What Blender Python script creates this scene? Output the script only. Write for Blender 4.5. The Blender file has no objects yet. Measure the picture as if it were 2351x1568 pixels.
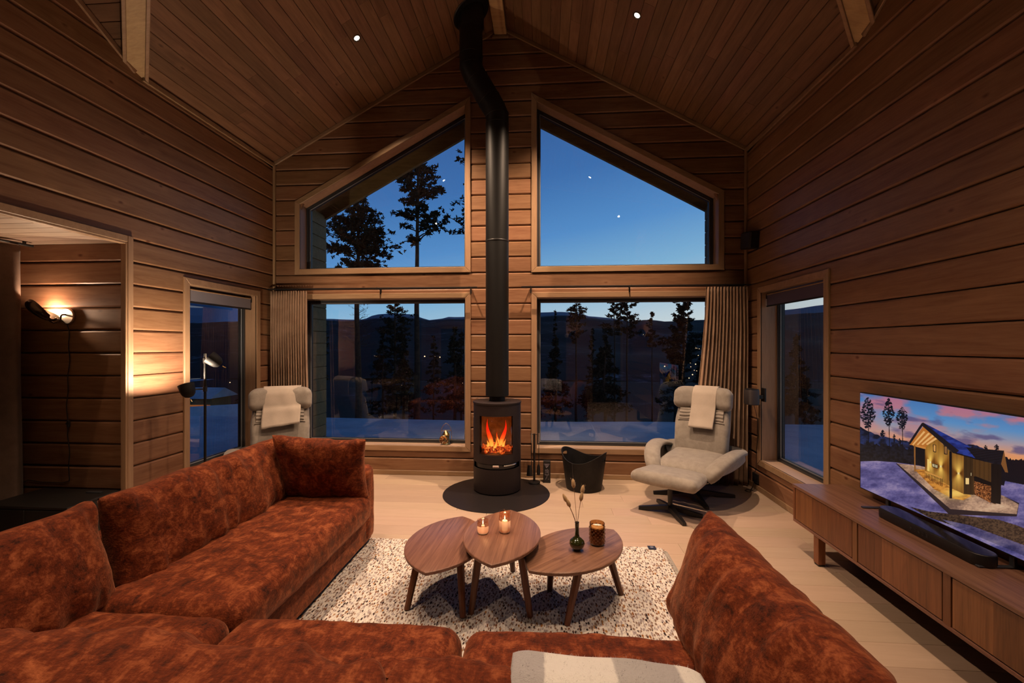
import bpy, bmesh, math, random
import numpy as np
from mathutils import Vector, Matrix, noise

# ------------------------------------------------------------------ camera, sky, exposure
SC = bpy.context.scene
COL = SC.collection
SC.view_settings.view_transform = 'Standard'
SC.view_settings.look = 'None'
SC.view_settings.exposure = 0.0
SC.view_settings.gamma = 1.0
SC.view_settings.use_curve_mapping = False
PSI = math.atan(0.075)
cam_d = bpy.data.cameras.new('camera')
cam_d.sensor_width = 36.0
cam_d.lens = 36.0 * 1000.0 / 2351.0
cam_d.shift_y = 8.0 / 2351.0
cam_d.clip_start = 0.05
cam_d.clip_end = 3000
cam = bpy.data.objects.new('camera', cam_d)
COL.objects.link(cam)
cam.location = (0, 0, 1.6)
cam.rotation_euler = (math.radians(90), 0, PSI)
SC.camera = cam

try:
    SC.cycles.use_denoising = True
    SC.cycles.max_bounces = 6
    SC.cycles.diffuse_bounces = 1
    SC.cycles.glossy_bounces = 3
    SC.cycles.transmission_bounces = 4
    SC.cycles.transparent_max_bounces = 12
    SC.cycles.sample_clamp_indirect = 4.0
    SC.cycles.caustics_reflective = False
    SC.cycles.caustics_refractive = False
    SC.cycles.adaptive_threshold = 0.03
    SC.cycles.use_adaptive_sampling = True
except Exception:
    pass

wd = bpy.data.worlds.new('world')
SC.world = wd
wd.use_nodes = True
nt = wd.node_tree
for n in list(nt.nodes):
    nt.nodes.remove(n)
wo = nt.nodes.new('ShaderNodeOutputWorld')
bg = nt.nodes.new('ShaderNodeBackground')
tc = nt.nodes.new('ShaderNodeTexCoord')
sx = nt.nodes.new('ShaderNodeSeparateXYZ')
nt.links.new(tc.outputs['Generated'], sx.inputs[0])
# the afterglow sits to the right of the gable: elevation plus a mild push by azimuth
ma = nt.nodes.new('ShaderNodeMath'); ma.operation = 'MULTIPLY_ADD'
nt.links.new(sx.outputs['X'], ma.inputs[0]); ma.inputs[1].default_value = -0.16
nt.links.new(sx.outputs['Z'], ma.inputs[2])
# the glow fades away beyond the valley on the far left
mb1 = nt.nodes.new('ShaderNodeMath'); mb1.operation = 'SUBTRACT'; mb1.inputs[0].default_value = -.46
nt.links.new(sx.outputs['X'], mb1.inputs[1])
mb2 = nt.nodes.new('ShaderNodeMath'); mb2.operation = 'MAXIMUM'; nt.links.new(mb1.outputs[0], mb2.inputs[0]); mb2.inputs[1].default_value = 0
mb3 = nt.nodes.new('ShaderNodeMath'); mb3.operation = 'MULTIPLY_ADD'; nt.links.new(mb2.outputs[0], mb3.inputs[0]); mb3.inputs[1].default_value = 5.0
nt.links.new(ma.outputs[0], mb3.inputs[2])
cr = nt.nodes.new('ShaderNodeValToRGB')
nt.links.new(mb3.outputs[0], cr.inputs[0])
def lin(c):
    return tuple(((v / 255.) / 12.92 if v / 255. <= .04045 else ((v / 255. + .055) / 1.055) ** 2.4) for v in c)
SKY = [(0.0, (214, 226, 230)), (0.06, (178, 208, 228)), (0.14, (134, 186, 224)), (0.24, (92, 150, 212)),
       (0.36, (66, 118, 184)), (0.52, (52, 92, 156)), (1.0, (20, 38, 72))]
e = cr.color_ramp.elements
e[0].position = SKY[0][0]; e[0].color = lin(SKY[0][1]) + (1,)
e[1].position = SKY[-1][0]; e[1].color = lin(SKY[-1][1]) + (1,)
for p, c in SKY[1:-1]:
    k = e.new(p); k.color = lin(c) + (1,)
nt.links.new(cr.outputs[0], bg.inputs[0])
bg.inputs[1].default_value = 1.0
nt.links.new(bg.outputs[0], wo.inputs[0])

# strength of each kind of lamp
P_DOWN = 300.0      # W, recessed ceiling spots
P_HEAD = 62.0       # W, lower head of the floor lamp
P_HEAD2 = 1.5
P_SCONCE = 11.0
P_FIRE = 2.2
WARM = (1.0, 0.69, 0.46)

# ------------------------------------------------------------------ sizes of the room
XL, XR, YB = -3.41, 2.343, 5.26
XC = (XL + XR) / 2
SL = 0.545
EAVE = 3.90
HALF = (XR - XL) / 2
RIDGE = EAVE + SL * HALF
YK = 3.40
YC = YK - HALF
YR = -1.40           # rear wall
PITCH, Z0 = 0.189, 0.022
random.seed(7)
R = random.Random(11)

# ------------------------------------------------------------------ helpers
def tag(o, label=None, cat=None, group=None, kind=None):
    if label: o['label'] = label
    if cat: o['category'] = cat
    if group: o['group'] = group
    if kind: o['kind'] = kind
    return o

def frame(o, ex, ey, ez):
    return Matrix(((ex[0], ey[0], ez[0], o[0]), (ex[1], ey[1], ez[1], o[1]), (ex[2], ey[2], ez[2], o[2]), (0, 0, 0, 1)))

def link(o, parent=None, M=None, col=None):
    COL.objects.link(o)
    if parent is not None:
        o.parent = parent
    if M is not None:
        o.matrix_local = M
    o.color = col if col else (R.random(), R.random(), R.random(), 1)
    return o

def empty(name, loc=(0, 0, 0), rz=0.0, label=None, cat=None, group=None, kind=None, parent=None):
    o = bpy.data.objects.new(name, None)
    o.empty_display_size = .1
    COL.objects.link(o)
    o.location = loc
    o.rotation_euler = (0, 0, rz)
    if parent is not None: o.parent = parent
    return tag(o, label, cat, group, kind)

class MB:
    def __init__(s):
        s.v = []; s.f = []
    def add(s, vs, fs, M=None):
        n = len(s.v)
        for p in vs:
            s.v.append(tuple(M @ Vector(p)) if M is not None else tuple(p))
        for f in fs:
            s.f.append(tuple(i + n for i in f))
        return s
    def box(s, x0, x1, y0, y1, z0, z1, M=None):
        vs = [(x0, y0, z0), (x1, y0, z0), (x1, y1, z0), (x0, y1, z0), (x0, y0, z1), (x1, y0, z1), (x1, y1, z1), (x0, y1, z1)]
        fs = [(0, 3, 2, 1), (4, 5, 6, 7), (0, 1, 5, 4), (1, 2, 6, 5), (2, 3, 7, 6), (3, 0, 4, 7)]
        return s.add(vs, fs, M)
    def cbox(s, x0, x1, y0, y1, z0, z1, c=.004, M=None):
        """box with chamfered edges"""
        b = bmesh.new()
        bmesh.ops.create_cube(b, size=1)
        for v in b.verts:
            v.co = Vector(((x0 + x1) / 2 + v.co.x * (x1 - x0), (y0 + y1) / 2 + v.co.y * (y1 - y0), (z0 + z1) / 2 + v.co.z * (z1 - z0)))
        c = min(c, .45 * min(x1 - x0, y1 - y0, z1 - z0))
        bmesh.ops.bevel(b, geom=list(b.edges), offset=c, segments=1, affect='EDGES')
        b.verts.index_update()
        s.add([v.co for v in b.verts], [[v.index for v in f.verts] for f in b.faces], M)
        b.free()
        return s
    def tube(s, pts, r, n=8, cap=True, M=None):
        """round tube along pts; r a number or a list"""
        pts = [Vector(p) for p in pts]
        vs = []; fs = []
        up = None
        for i, p in enumerate(pts):
            a = pts[min(i + 1, len(pts) - 1)] - pts[max(i - 1, 0)]
            a.normalize()
            if up is None:
                up = Vector((0, 0, 1)) if abs(a.z) < .9 else Vector((1, 0, 0))
            u = up - a * up.dot(a); u.normalize(); up = u
            w = a.cross(u)
            rr = r[i] if isinstance(r, (list, tuple)) else r
            for k in range(n):
                t = 2 * math.pi * k / n
                vs.append(p + (u * math.cos(t) + w * math.sin(t)) * rr)
        for i in range(len(pts) - 1):
            for k in range(n):
                a0 = i * n + k; a1 = i * n + (k + 1) % n
                fs.append((a0, a1, a1 + n, a0 + n))
        if cap:
            fs.append(tuple(range(n))[::-1]); fs.append(tuple(range((len(pts) - 1) * n, len(pts) * n)))
        return s.add(vs, fs, M)
    def lathe(s, prof, n=24, M=None, a0=0, a1=2 * math.pi, c=(0, 0)):
        """prof: list of (r, z)"""
        full = abs(a1 - a0 - 2 * math.pi) < 1e-6
        m = n if full else n + 1
        vs = []; fs = []
        for r_, z in prof:
            for k in range(m):
                t = a0 + (a1 - a0) * k / n
                vs.append((c[0] + r_ * math.cos(t), c[1] + r_ * math.sin(t), z))
        for i in range(len(prof) - 1):
            for k in range(n):
                q = (k + 1) % m
                fs.append((i * m + k, i * m + q, (i + 1) * m + q, (i + 1) * m + k))
        return s.add(vs, fs, M)
    def prism(s, poly, y0, y1, M=None):
        """poly in (x, z), extruded along y"""
        n = len(poly)
        vs = [(p[0], y0, p[1]) for p in poly] + [(p[0], y1, p[1]) for p in poly]
        fs = [tuple(range(n)), tuple(range(n, 2 * n))[::-1]] + [(i, i + n, (i + 1) % n + n, (i + 1) % n) for i in range(n)]
        return s.add(vs, fs, M)
    def slab(s, poly, z0, z1, M=None, ch=0):
        """poly in (x, y), extruded along z"""
        n = len(poly)
        vs = [(p[0], p[1], z0) for p in poly] + [(p[0], p[1], z1) for p in poly]
        fs = [tuple(range(n))[::-1], tuple(range(n, 2 * n))] + [(i, (i + 1) % n, (i + 1) % n + n, i + n) for i in range(n)]
        return s.add(vs, fs, M)
    def grid(s, fn, nu, nv, M=None, wrap=False):
        vs = [fn(i / nu, j / nv) for j in range(nv + 1) for i in range(nu + (0 if wrap else 1))]
        w = nu if wrap else nu + 1
        fs = []
        for j in range(nv):
            for i in range(nu):
                i2 = (i + 1) % w if wrap else i + 1
                fs.append((j * w + i, j * w + i2, (j + 1) * w + i2, (j + 1) * w + i))
        return s.add(vs, fs, M)
    def mesh(s, name, smooth=False, merge=0):
        me = bpy.data.meshes.new(name)
        me.from_pydata(s.v, [], s.f)
        b = bmesh.new(); b.from_mesh(me)
        if merge: bmesh.ops.remove_doubles(b, verts=b.verts, dist=merge)
        bmesh.ops.recalc_face_normals(b, faces=b.faces)
        b.to_mesh(me); b.free()
        if smooth:
            me.polygons.foreach_set('use_smooth', [True] * len(me.polygons))
            if smooth != 1:
                try: me.set_sharp_from_angle(angle=smooth)
                except Exception: pass
        return me
    def build(s, name, mat, parent=None, M=None, smooth=False, merge=0, col=None, **k):
        me = s.mesh(name, smooth, merge)
        if mat: me.materials.append(mat)
        o = bpy.data.objects.new(name, me)
        link(o, parent, M, col)
        return tag(o, **k) if k else o

SM = math.radians(38)

def T(x=0, y=0, z=0): return Matrix.Translation((x, y, z))
def RX(a): return Matrix.Rotation(math.radians(a), 4, 'X')
def RY(a): return Matrix.Rotation(math.radians(a), 4, 'Y')
def RZ(a): return Matrix.Rotation(math.radians(a), 4, 'Z')

def children(o): return [c for c in bpy.data.objects if c.parent == o]
def copy_tree(o, parent=None):
    c = o.copy(); COL.objects.link(c); c.parent = parent
    for ch in children(o): copy_tree(ch, c)
    return c

def fbm(p, o=3): return noise.fractal(Vector(p), 1.0, 2.0, o)

def rbox(sx_, sy, sz, r, seg=.04, crown=0, amp=0, freq=6, fn=None, seed=0):
    """soft upholstered block centred on the origin"""
    def axis(h):
        a = h - r
        m = max(1, int(2 * a / seg))
        L = [-a + 2 * a * i / m for i in range(m + 1)]
        t = [r * math.tan(math.radians(q)) for q in (12, 23, 34, 45)]
        return [-a - q for q in reversed(t)] + L + [a + q for q in t]
    hx, hy, hz = sx_ / 2, sy / 2, sz / 2
    ax, ay, az = axis(hx), axis(hy), axis(hz)
    idx = {}; vs = []; fs = []
    def vid(p):
        k = (round(p[0], 5), round(p[1], 5), round(p[2], 5))
        if k in idx: return idx[k]
        q = Vector(p)
        inn = Vector((max(-hx + r, min(hx - r, p[0])), max(-hy + r, min(hy - r, p[1])), max(-hz + r, min(hz - r, p[2]))))
        d = q - inn
        if d.length > 1e-9: q = inn + d.normalized() * r
        if crown:
            w = max(0, 1 - (q.x / hx) ** 2) ** .5 * max(0, 1 - (q.y / hy) ** 2) ** .5
            q.z += crown * w * (1 if q.z > 0 else -.3)
        if amp:
            nn = d.normalized() if d.length > 1e-9 else Vector((0, 0, 1))
            q += nn * amp * fbm((q.x * freq + seed, q.y * freq, q.z * freq + seed * 2), 3)
        if fn: q = Vector(fn(q))
        idx[k] = len(vs); vs.append(tuple(q))
        return idx[k]
    def face(A, B, mk):
        for i in range(len(A) - 1):
            for j in range(len(B) - 1):
                fs.append((vid(mk(A[i], B[j])), vid(mk(A[i + 1], B[j])), vid(mk(A[i + 1], B[j + 1])), vid(mk(A[i], B[j + 1]))))
    for s_ in (-1, 1):
        face(ax, ay, lambda a, b: (a, b, az[0] if s_ < 0 else az[-1]))
        face(ax, az, lambda a, b: (a, ay[0] if s_ < 0 else ay[-1], b))
        face(ay, az, lambda a, b: (ax[0] if s_ < 0 else ax[-1], a, b))
    m = MB(); m.add(vs, fs)
    return m

def pillow(L, H, T_, n=40, pinch=.08, q=.42, amp=.012, seed=0, folds=.02, boxy=2.4, fn=None):
    """cushion in the local x (length) / z (height) plane, thickness along y"""
    vs = []; fs = []
    m = n; k = max(12, int(n * H / L))
    idx = {}
    for side in (-1, 1):
        for j in range(k + 1):
            for i in range(m + 1):
                u = -math.cos(math.pi * i / m); v = -math.cos(math.pi * j / k)
                u = .55 * u + .45 * (2 * i / m - 1); v = .55 * v + .45 * (2 * j / k - 1)
                edge = i in (0, m) or j in (0, k)
                if edge and side == 1:
                    idx[(side, i, j)] = idx[(-1, i, j)]; continue
                w = max(0, 1 - abs(u) ** boxy) ** q * max(0, 1 - abs(v) ** boxy) ** q
                x = L / 2 * u * (1 - pinch * (1 - v * v)); z = H / 2 * v * (1 - pinch * (1 - u * u) * L / max(L, H))
                y = side * T_ / 2 * w
                nz = fbm((x * 5 + seed, y * 5, z * 5 + seed), 3) * amp
                # folds radiating from the long edges
                fo = folds * (noise.noise(Vector((x * 16 + seed * 3, z * 2.5, side * 3 + seed))) ) * (abs(v) ** 1.5 * .9 + .12)
                y += side * (nz + fo) * min(1, w * 2)
                z += nz * .5 * (0 if edge and False else 1)
                p = (x, y, z)
                if fn: p = fn(p)
                idx[(side, i, j)] = len(vs); vs.append(tuple(p))
        for j in range(k):
            for i in range(m):
                fs.append(tuple(idx[(side, a, b)] for a, b in ((i, j), (i + 1, j), (i + 1, j + 1), (i, j + 1))))
    mb = MB(); mb.add(vs, fs)
    return mb

def inset(poly, d):
    """offset a convex or simple counter-clockwise polygon inwards"""
    n = len(poly); out = []
    for i in range(n):
        p0, p1, p2 = Vector(poly[i - 1]), Vector(poly[i]), Vector(poly[(i + 1) % n])
        a = (p1 - p0).normalized(); b = (p2 - p1).normalized()
        na = Vector((-a.y, a.x)); nb = Vector((-b.y, b.x))
        k = (na + nb); k = k / max(1e-6, k.dot(na))
        out.append(tuple(p1 + k * d))
    return out
# ------------------------------------------------------------------ materials
class N:
    """small node helper"""
    def __init__(s, name):
        s.m = bpy.data.materials.new(name); s.m.use_nodes = True
        s.t = s.m.node_tree
        for n in list(s.t.nodes): s.t.nodes.remove(n)
        s.out = s.t.nodes.new('ShaderNodeOutputMaterial')
    def n(s, typ, **k):
        x = s.t.nodes.new(typ)
        for a, b in k.items():
            if a in ('op', 'operation'): x.operation = b
            elif a.startswith('i_'):
                key = a[2:]
                key = int(key) if key.isdigit() else key.replace('_', ' ')
                s.set(x.inputs[key], b)
            else: setattr(x, a, b)
        return x
    def set(s, sock, val):
        if isinstance(val, bpy.types.NodeSocket): s.t.links.new(val, sock)
        elif isinstance(val, bpy.types.Node): s.t.links.new(val.outputs[0], sock)
        else: sock.default_value = val
    def math(s, op, a, b=None, c=None):
        x = s.n('ShaderNodeMath', op=op)
        s.set(x.inputs[0], a)
        if b is not None: s.set(x.inputs[1], b)
        if c is not None: s.set(x.inputs[2], c)
        return x.outputs[0]
    def vec(s, op, a, b=None):
        x = s.n('ShaderNodeVectorMath', op=op)
        s.set(x.inputs[0], a)
        if b is not None: s.set(x.inputs[1], b)
        return x.outputs[0]
    def ramp(s, fac, stops, interp='LINEAR'):
        x = s.n('ShaderNodeValToRGB'); s.set(x.inputs[0], fac)
        x.color_ramp.interpolation = interp
        el = x.color_ramp.elements
        def c4(c): return tuple(c) + (1,) if len(c) == 3 else tuple(c)
        el[0].position = stops[0][0]; el[0].color = c4(stops[0][1])
        el[1].position = stops[-1][0]; el[1].color = c4(stops[-1][1])
        for p, c in stops[1:-1]:
            k = el.new(p); k.color = c4(c)
        return x.outputs[0]
    def mix(s, fac, a, b, blend='MIX'):
        x = s.n('ShaderNodeMix', data_type='RGBA', blend_type=blend)
        s.set(x.inputs[0], fac)
        for k, v in ((6, a), (7, b)):
            s.set(x.inputs[k], tuple(v) + (1,) if isinstance(v, tuple) and len(v) == 3 else v)
        return x.outputs[2]
    def noise(s, vec, scale, detail=4, rough=.5, dist=0):
        x = s.n('ShaderNodeTexNoise'); s.set(x.inputs['Vector'], vec)
        x.inputs['Scale'].default_value = scale; x.inputs['Detail'].default_value = detail
        x.inputs['Roughness'].default_value = rough; x.inputs['Distortion'].default_value = dist
        return x.outputs[0]
    def fres(s, k=1.0, base=.04):
        lw = s.n('ShaderNodeLayerWeight'); lw.inputs[0].default_value = .5
        p = s.math('POWER', lw.outputs['Facing'], 4.0)
        return s.math('MINIMUM', s.math('MULTIPLY', s.math('MULTIPLY_ADD', p, 1 - base, base), k), 1.0)
    def bump(s, h, st=.3, d=.01):
        x = s.n('ShaderNodeBump'); s.set(x.inputs['Height'], h)
        x.inputs['Strength'].default_value = st; x.inputs['Distance'].default_value = d
        return x.outputs[0]
    def pbr(s, color, rough=.5, metal=0, normal=None, spec=.5, sheen=0, sheen_tint=None, emit=None, estr=0, coat=0, trans=0, ior=None, sheen_r=.4):
        x = s.n('ShaderNodeBsdfPrincipled')
        s.set(x.inputs['Base Color'], tuple(color) + (1,) if isinstance(color, tuple) and len(color) == 3 else color)
        s.set(x.inputs['Roughness'], rough); s.set(x.inputs['Metallic'], metal)
        x.inputs['Specular IOR Level'].default_value = spec
        if normal is not None: s.set(x.inputs['Normal'], normal)
        if sheen:
            x.inputs['Sheen Weight'].default_value = sheen
            x.inputs['Sheen Roughness'].default_value = sheen_r
            if sheen_tint: x.inputs['Sheen Tint'].default_value = tuple(sheen_tint) + (1,)
        if emit is not None:
            s.set(x.inputs['Emission Color'], tuple(emit) + (1,) if isinstance(emit, tuple) and len(emit) == 3 else emit)
            s.set(x.inputs['Emission Strength'], estr)
        if coat: x.inputs['Coat Weight'].default_value = coat; x.inputs['Coat Roughness'].default_value = .15
        if trans: x.inputs['Transmission Weight'].default_value = trans
        if ior: x.inputs['IOR'].default_value = ior
        s.t.links.new(x.outputs[0], s.out.inputs[0])
        return x
    def objvec(s):
        tc_ = s.n('ShaderNodeTexCoord'); oi = s.n('ShaderNodeObjectInfo')
        return s.vec('ADD', tc_.outputs['Object'], s.vec('SCALE' if False else 'MULTIPLY', oi.outputs['Color'], (31., 17., 23.))), oi.outputs['Color']

def plain(name, c, rough=.5, metal=0, **k):
    m = N(name); m.pbr(c, rough, metal, **k); return m.m

def wood(name, light, dark, rough=.5, knots=True, axis='X', grain=1.0, st=12, var=.25, contrast=1.0, coat=0, knotc=None, spec=.35, patch=None):
    m = N(name)
    v, oc = m.objvec()
    g = {'X': (1, st, st), 'Y': (st, 1, st), 'Z': (st, st, 1)}[axis]
    vs = m.vec('MULTIPLY', v, tuple(a * grain for a in g))
    n1 = m.noise(vs, 1.3, 6, .62, .9)
    n2 = m.noise(vs, 7.0, 3, .6, .3)
    f = m.math('MULTIPLY_ADD', n2, .35, m.math('MULTIPLY', n1, .75))
    mid = tuple((a + b) / 2 for a, b in zip(light, dark))
    col = m.ramp(f, [(.32 , dark), (.5, mid), (.70, light)] if contrast >= 1 else [(.2, dark), (.5, mid), (.85, light)])
    h = f
    if knots:
        k = {'y': (2.9, 0, 5.4), 'z': (2.9, 5.4, 0)}[knots if isinstance(knots, str) else 'y']
        vo = m.n('ShaderNodeTexVoronoi'); m.set(vo.inputs['Vector'], m.vec('MULTIPLY', v, k)); vo.inputs['Scale'].default_value = 1.05
        vo.inputs['Randomness'].default_value = 1
        wob = m.math('MULTIPLY_ADD', m.noise(v, 30, 2), .05, vo.outputs['Distance'])
        kn = m.ramp(wob, [(.050, (1, 1, 1)), (.095, (0, 0, 0))])
        halo = m.ramp(wob, [(.09, (0, 0, 0)), (.13, (1, 1, 1)), (.30, (0, 0, 0))])
        kc = knotc or (dark[0] * .55, dark[1] * .30, dark[2] * .25)
        col = m.mix(m.math('MULTIPLY', m.math('MULTIPLY', halo, n2), .75), col, tuple(min(1, a * 1.25) for a in light))
        col = m.mix(m.math('MULTIPLY', kn, .75), col, kc)
    sep = m.n('ShaderNodeSeparateColor'); m.set(sep.inputs[0], oc)
    val = m.math('MULTIPLY_ADD', sep.outputs[1], var, 1 - var / 2)
    hs = m.n('ShaderNodeHueSaturation'); m.set(hs.inputs['Color'], col); m.set(hs.inputs['Value'], val)
    hs.inputs['Saturation'].default_value = 1.0
    m.set(hs.inputs['Hue'], m.math('MULTIPLY_ADD', sep.outputs[0], .012, .494))
    col = hs.outputs[0]
    m.pbr(col, rough, 0, m.bump(h, .18, .004), spec=spec, coat=coat)
    return m.m

M_LAMPBLK = plain('lamp_black', (.006, .005, .005), .6, spec=.25)
M_LOG = wood('stained_log', (.305, .158, .082), (.172, .074, .034), .46, var=.20)
M_CEIL = wood('ceiling_board', (.235, .120, .064), (.13, .060, .030), .55, knots='z', var=.34)
M_TRIM = wood('trim_wood', (.42, .26, .15), (.29, .165, .088), .45, knots=False, var=.15)
M_TRIMZ = wood('trim_wood_upright', (.42, .26, .15), (.29, .165, .088), .45, knots=False, axis='Z', var=.15)
M_BEAM = wood('pale_beam', (.62, .40, .20), (.42, .25, .12), .5, var=.1)
M_FLOOR = wood('oiled_oak_floor', (.56, .405, .30), (.44, .31, .22), .42, knots=False, grain=.8, var=.16, contrast=.5, spec=.4)
M_WALNUT = wood('walnut', (.31, .135, .078), (.13, .050, .029), .36, knots=False, axis='X', grain=.9, var=.10, spec=.5)
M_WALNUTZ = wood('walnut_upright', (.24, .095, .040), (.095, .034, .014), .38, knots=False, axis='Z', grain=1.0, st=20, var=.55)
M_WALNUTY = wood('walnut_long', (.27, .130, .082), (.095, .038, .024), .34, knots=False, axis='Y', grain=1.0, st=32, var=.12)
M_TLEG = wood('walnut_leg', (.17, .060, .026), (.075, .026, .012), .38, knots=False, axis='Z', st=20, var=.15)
M_DARKBACK = plain('wall_core', (.035, .02, .012), .9)
M_BLACK = plain('black_steel', (.012, .011, .012), .42, .0, spec=.5)
M_STOVE = plain('stove_enamel', (.020, .013, .014), .5, .0, spec=.35)
M_PIPE = plain('pipe_enamel', (.005, .0045, .0045), .48, .0, spec=.38)
M_CHROME = plain('chrome', (.75, .72, .68), .18, 1)
M_BRASS = plain('brass', (.72, .50, .22), .22, 1)
M_FRAME = plain('window_frame_grey', (.035, .036, .040), .38, spec=.5)
M_GASKET = plain('frame_strip_silver', (.50, .52, .56), .35, .5)
M_BLACKPL = plain('black_plastic', (.010, .010, .011), .45)
M_HEARTH = plain('hearth_steel', (.016, .012, .012), .4, .0, spec=.4)
M_SILL = wood('sill_wood', (.62, .43, .29), (.50, .33, .21), .45, knots=False, var=.08, contrast=.5)

def glass_pane():
    m = N('window_glass')
    tr = m.n('ShaderNodeBsdfTransparent'); tr.inputs[0].default_value = (.93, .95, .95, 1)
    gl = m.n('ShaderNodeBsdfGlossy'); gl.inputs['Roughness'].default_value = .0; gl.inputs[0].default_value = (1, 1, 1, 1)
    mx = m.n('ShaderNodeMixShader')
    m.set(mx.inputs[0], m.fres(2.6))
    m.t.links.new(tr.outputs[0], mx.inputs[1]); m.t.links.new(gl.outputs[0], mx.inputs[2])
    m.t.links.new(mx.outputs[0], m.out.inputs[0])
    return m.m
M_GLASS = glass_pane()

def thin_glass(name, tint, refl=1.5, rough=.02):
    m = N(name)
    tr = m.n('ShaderNodeBsdfTransparent'); tr.inputs[0].default_value = tuple(tint) + (1,)
    gl = m.n('ShaderNodeBsdfGlossy'); gl.inputs['Roughness'].default_value = rough
    mx = m.n('ShaderNodeMixShader')
    m.set(mx.inputs[0], m.fres(refl))
    m.t.links.new(tr.outputs[0], mx.inputs[1]); m.t.links.new(gl.outputs[0], mx.inputs[2])
    m.t.links.new(mx.outputs[0], m.out.inputs[0])
    return m.m
M_STOVEGLASS = thin_glass('stove_glass', (.85, .78, .68), 1.1)
M_AMBERGLASS = thin_glass('peach_glass', (.97, .84, .74), 1.2)
M_AMBERDK = thin_glass('amber_glass', (.72, .52, .32), 1.6)

def emitter(name, c, s):
    m = N(name)
    e_ = m.n('ShaderNodeEmission'); e_.inputs[0].default_value = tuple(c) + (1,); e_.inputs[1].default_value = s
    m.t.links.new(e_.outputs[0], m.out.inputs[0])
    return m.m

def chenille(name, a, b, c, sc=1.0):
    """rust chenille: cloudy crushed pile with a fine woven thread"""
    m = N(name)
    v, oc = m.objvec()
    n1 = m.noise(v, 13 * sc, 6, .72, .6)
    vs = m.vec('MULTIPLY', v, (1, .35, 1))
    n2 = m.noise(vs, 48 * sc, 4, .7, 0)
    vt = m.vec('MULTIPLY', v, (.35, 1, .7))
    n3 = m.noise(vt, 150 * sc, 2, .6, 0)
    f = m.math('ADD', m.math('MULTIPLY', n1, .62), m.math('ADD', m.math('MULTIPLY', n2, .28), m.math('MULTIPLY', n3, .16)))
    col = m.ramp(f, [(.40, a), (.53, b), (.68, c)])
    w = m.math('ADD', m.noise(vs, 170 * sc, 2), n3)
    m.pbr(col, .78, 0, m.bump(m.math('ADD', m.math('MULTIPLY', w, .5), m.math('MULTIPLY', n1, 1.2)), .55, .006), spec=.15, sheen=.35, sheen_tint=(1, .50, .30), sheen_r=.38)
    return m.m
M_SOFA = chenille('rust_chenille', (.028, .006, .003), (.142, .026, .007), (.37, .105, .036))

def cloth(name, c1, c2, rough=.85, weave=220, sheen=.3, tint=(1, 1, 1), big=6, bs=.35, st=None):
    m = N(name)
    v, oc = m.objvec()
    n1 = m.noise(v, big, 5, .6, .3); n2 = m.noise(v, weave, 2)
    f = m.math('ADD', m.math('MULTIPLY', n1, .7), m.math('MULTIPLY', n2, .3))
    col = m.ramp(f, [(.36, c1), (.62, c2)])
    m.pbr(col, rough, 0, m.bump(n2, bs, .003), spec=.2, sheen=sheen, sheen_tint=tint)
    return m.m
M_CHAIR = cloth('greige_velvet', (.25, .215, .185), (.35, .305, .262), .7, 260, .5, (1, .92, .85), big=14)
M_THROW = cloth('beige_throw_fabric', (.47, .39, .325), (.55, .46, .385), .85, 260, .3)
M_CURTAIN = cloth('brown_curtain_fabric', (.33, .20, .13), (.47, .30, .20), .85, 300, .25, (1, .8, .6), bs=.5)
M_BLIND = plain('blind_fabric', (.21, .19, .215), .7)
M_BLINDV = plain('blind_fabric_violet', (.10, .075, .13), .7)
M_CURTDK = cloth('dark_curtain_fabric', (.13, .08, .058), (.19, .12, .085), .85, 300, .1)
M_LEATHER = cloth('black_leather', (.010, .009, .009), (.020, .018, .018), .5, 180, 0, bs=.2)

def blanket_mat():
    m = N('striped_wool')
    tc_ = m.n('ShaderNodeTexCoord'); sp = m.n('ShaderNodeSeparateXYZ'); m.set(sp.inputs[0], tc_.outputs['Object'])
    x = m.math('MULTIPLY_ADD', m.noise(tc_.outputs['Object'], 60, 2), .008, sp.outputs[0])
    g = (.46, .44, .45); w = (.86, .83, .79)
    col = m.ramp(x, [(.0, g), (.079, g), (.083, w), (.247, w), (.251, (.50, .48, .48)), (.40, (.46, .44, .45)), (.404, w), (1, w)])
    m.pbr(col, .95, 0, m.bump(m.noise(tc_.outputs['Object'], 140, 4, .7), .8, .006), spec=.1, sheen=.5)
    return m.m
M_BLANKET = blanket_mat()

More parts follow.
